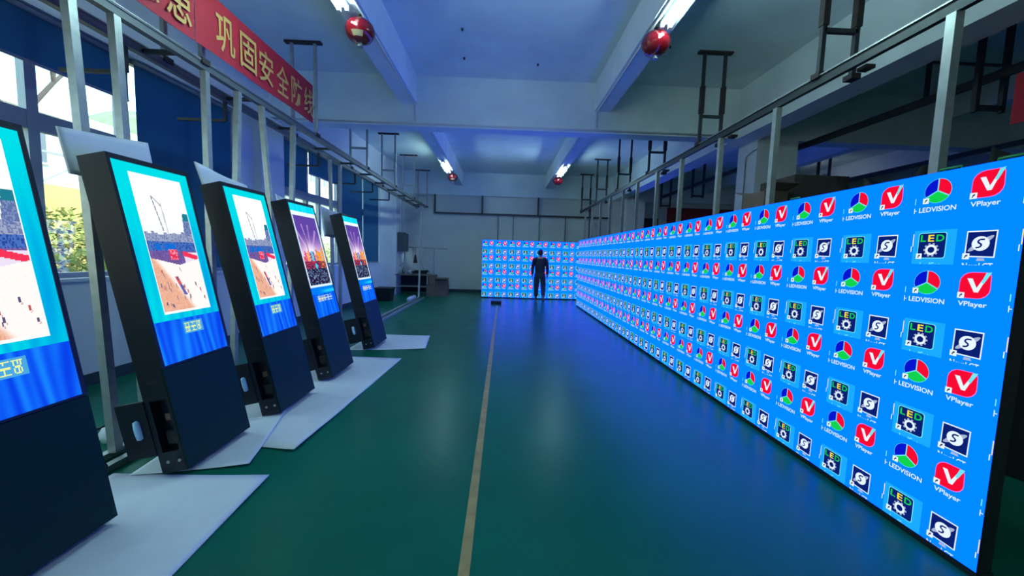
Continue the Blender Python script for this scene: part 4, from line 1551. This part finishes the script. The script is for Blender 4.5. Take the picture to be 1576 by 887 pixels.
building('white_house', -16.0, 8.5, 19.0, -1.2, 5.9, (0.66, 0.63, 0.56), 'cream house beyond the yellow yard wall', 3, 2.1)
building('pink_block', -17.5, 27.0, 47.0, -1.2, 9.5, (0.70, 0.52, 0.46), 'pinkish apartment block outside the far window', 4, 2.6)
building('pale_house', -11.0, 20.0, 36.0, -1.2, 4.2, (0.66, 0.62, 0.50), 'low pale house outside the far end of the window wall', 2, 2.6)
hills = MB()
bmesh.ops.create_grid(hills.bm, x_segments=20, y_segments=40, size=0.5)
for v in hills.bm.verts:
    u, w = v.co.x + 0.5, v.co.y + 0.5
    v.co = Vector((-85 + u * 35, -40 + w * 130, -1.3 + (19 + 5 * math.sin(w * 9) + 3 * math.sin(w * 23)) * math.sin(min(1, u * 1.0) * PI) ** 0.8))
for f in hills.bm.faces:
    f.smooth = True
struct(hills.build('hill', pmat('hill_green', (0.16, 0.20, 0.12), 0.95, noise=0.3, scale=0.4)))


def leaf_mass(name, c, rx, ry, rz, n, size, cols, label, cat, seed, stems=5):
    r = random.Random(seed)
    root = empty(name, (c[0], c[1], -1.2))
    tag(root, label, cat)
    mb = MB()
    for _ in range(n):
        while True:
            p = Vector((r.uniform(-1, 1), r.uniform(-1, 1), r.uniform(-1, 1)))
            if 0.25 < p.length < 1:
                break
        q = Vector((p.x * rx, p.y * ry, c[2] + 1.2 + p.z * rz))
        a = Vector((r.gauss(0, 1), r.gauss(0, 1), r.gauss(0, 1))).normalized()
        b = a.orthogonal().normalized()
        s = size * r.uniform(0.6, 1.3)
        mb.face([q - a * s, q + b * s * .5, q + a * s, q - b * s * .5], r.randrange(len(cols)))
    mb.build('foliage', [pmat(name + '_leaf', cc, 0.7) for cc in cols], root, recalc=False)
    st = MB()
    for k in range(stems):
        x, y = r.uniform(-rx * .5, rx * .5), r.uniform(-ry * .6, ry * .6)
        st.tube([(x, y, 0), (x + r.uniform(-.2, .2), y + r.uniform(-.2, .2), c[2] + 1.2 + rz * 0.3)], [0.05, 0.015], 6)
    st.build('stems', pmat(name + '_bark', (0.09, 0.06, 0.04), 0.9), root)
    return root


leaf_mass('hedge', (-8.9, 8.3, 0.5), 0.9, 3.6, 1.75, 15000, 0.06, [(0.17, 0.21, 0.04), (0.30, 0.32, 0.08), (0.42, 0.39, 0.13)], 'yellow green hedge outside the near window', 'hedge', 4, 9)
leaf_mass('shrub', (-8.6, 19.0, 0.3), 0.8, 3.6, 1.6, 6000, 0.06, [(0.20, 0.25, 0.07), (0.36, 0.38, 0.14)], 'pale shrub outside the far window', 'shrub', 5, 6)

tr = empty('tree', (-12.2, 9.6, -1.2))
tag(tr, 'thin branched tree seen against the sky in the near window', 'tree')
tw = MB()
lf_ = MB()
rt = random.Random(11)


def grow(p, d, ln, r, depth):
    q = p + d * ln
    mid = (p + q) / 2 + Vector((rt.gauss(0, .05), rt.gauss(0, .05), 0)) * ln
    tw.tube([p, mid, q], [r, r * .85, r * .7], 5, cap=False)
    if depth == 0:
        for _ in range(3):
            c = q + Vector((rt.gauss(0, .1), rt.gauss(0, .1), rt.gauss(0, .1)))
            a = Vector((rt.gauss(0, 1), rt.gauss(0, 1), rt.gauss(0, 1))).normalized() * .07
            b = a.orthogonal().normalized() * .035
            lf_.face([c - a, c + b, c + a, c - b])
        return
    for k in range(3):
        nd = (d + Vector((rt.gauss(0, .45), rt.gauss(0, .6), rt.gauss(0.05, .3)))).normalized()
        grow(q, nd, ln * rt.uniform(.6, .8), r * .62, depth - 1)


grow(Vector((0, 0, 0)), Vector((0.03, -0.1, 1)).normalized(), 3.4, 0.17, 5)
tw.build('branches', pmat('tree_bark', (0.10, 0.08, 0.07), 0.9), tr)
lf_.build('leaves', pmat('tree_leaf', (0.16, 0.18, 0.07), 0.8), tr)
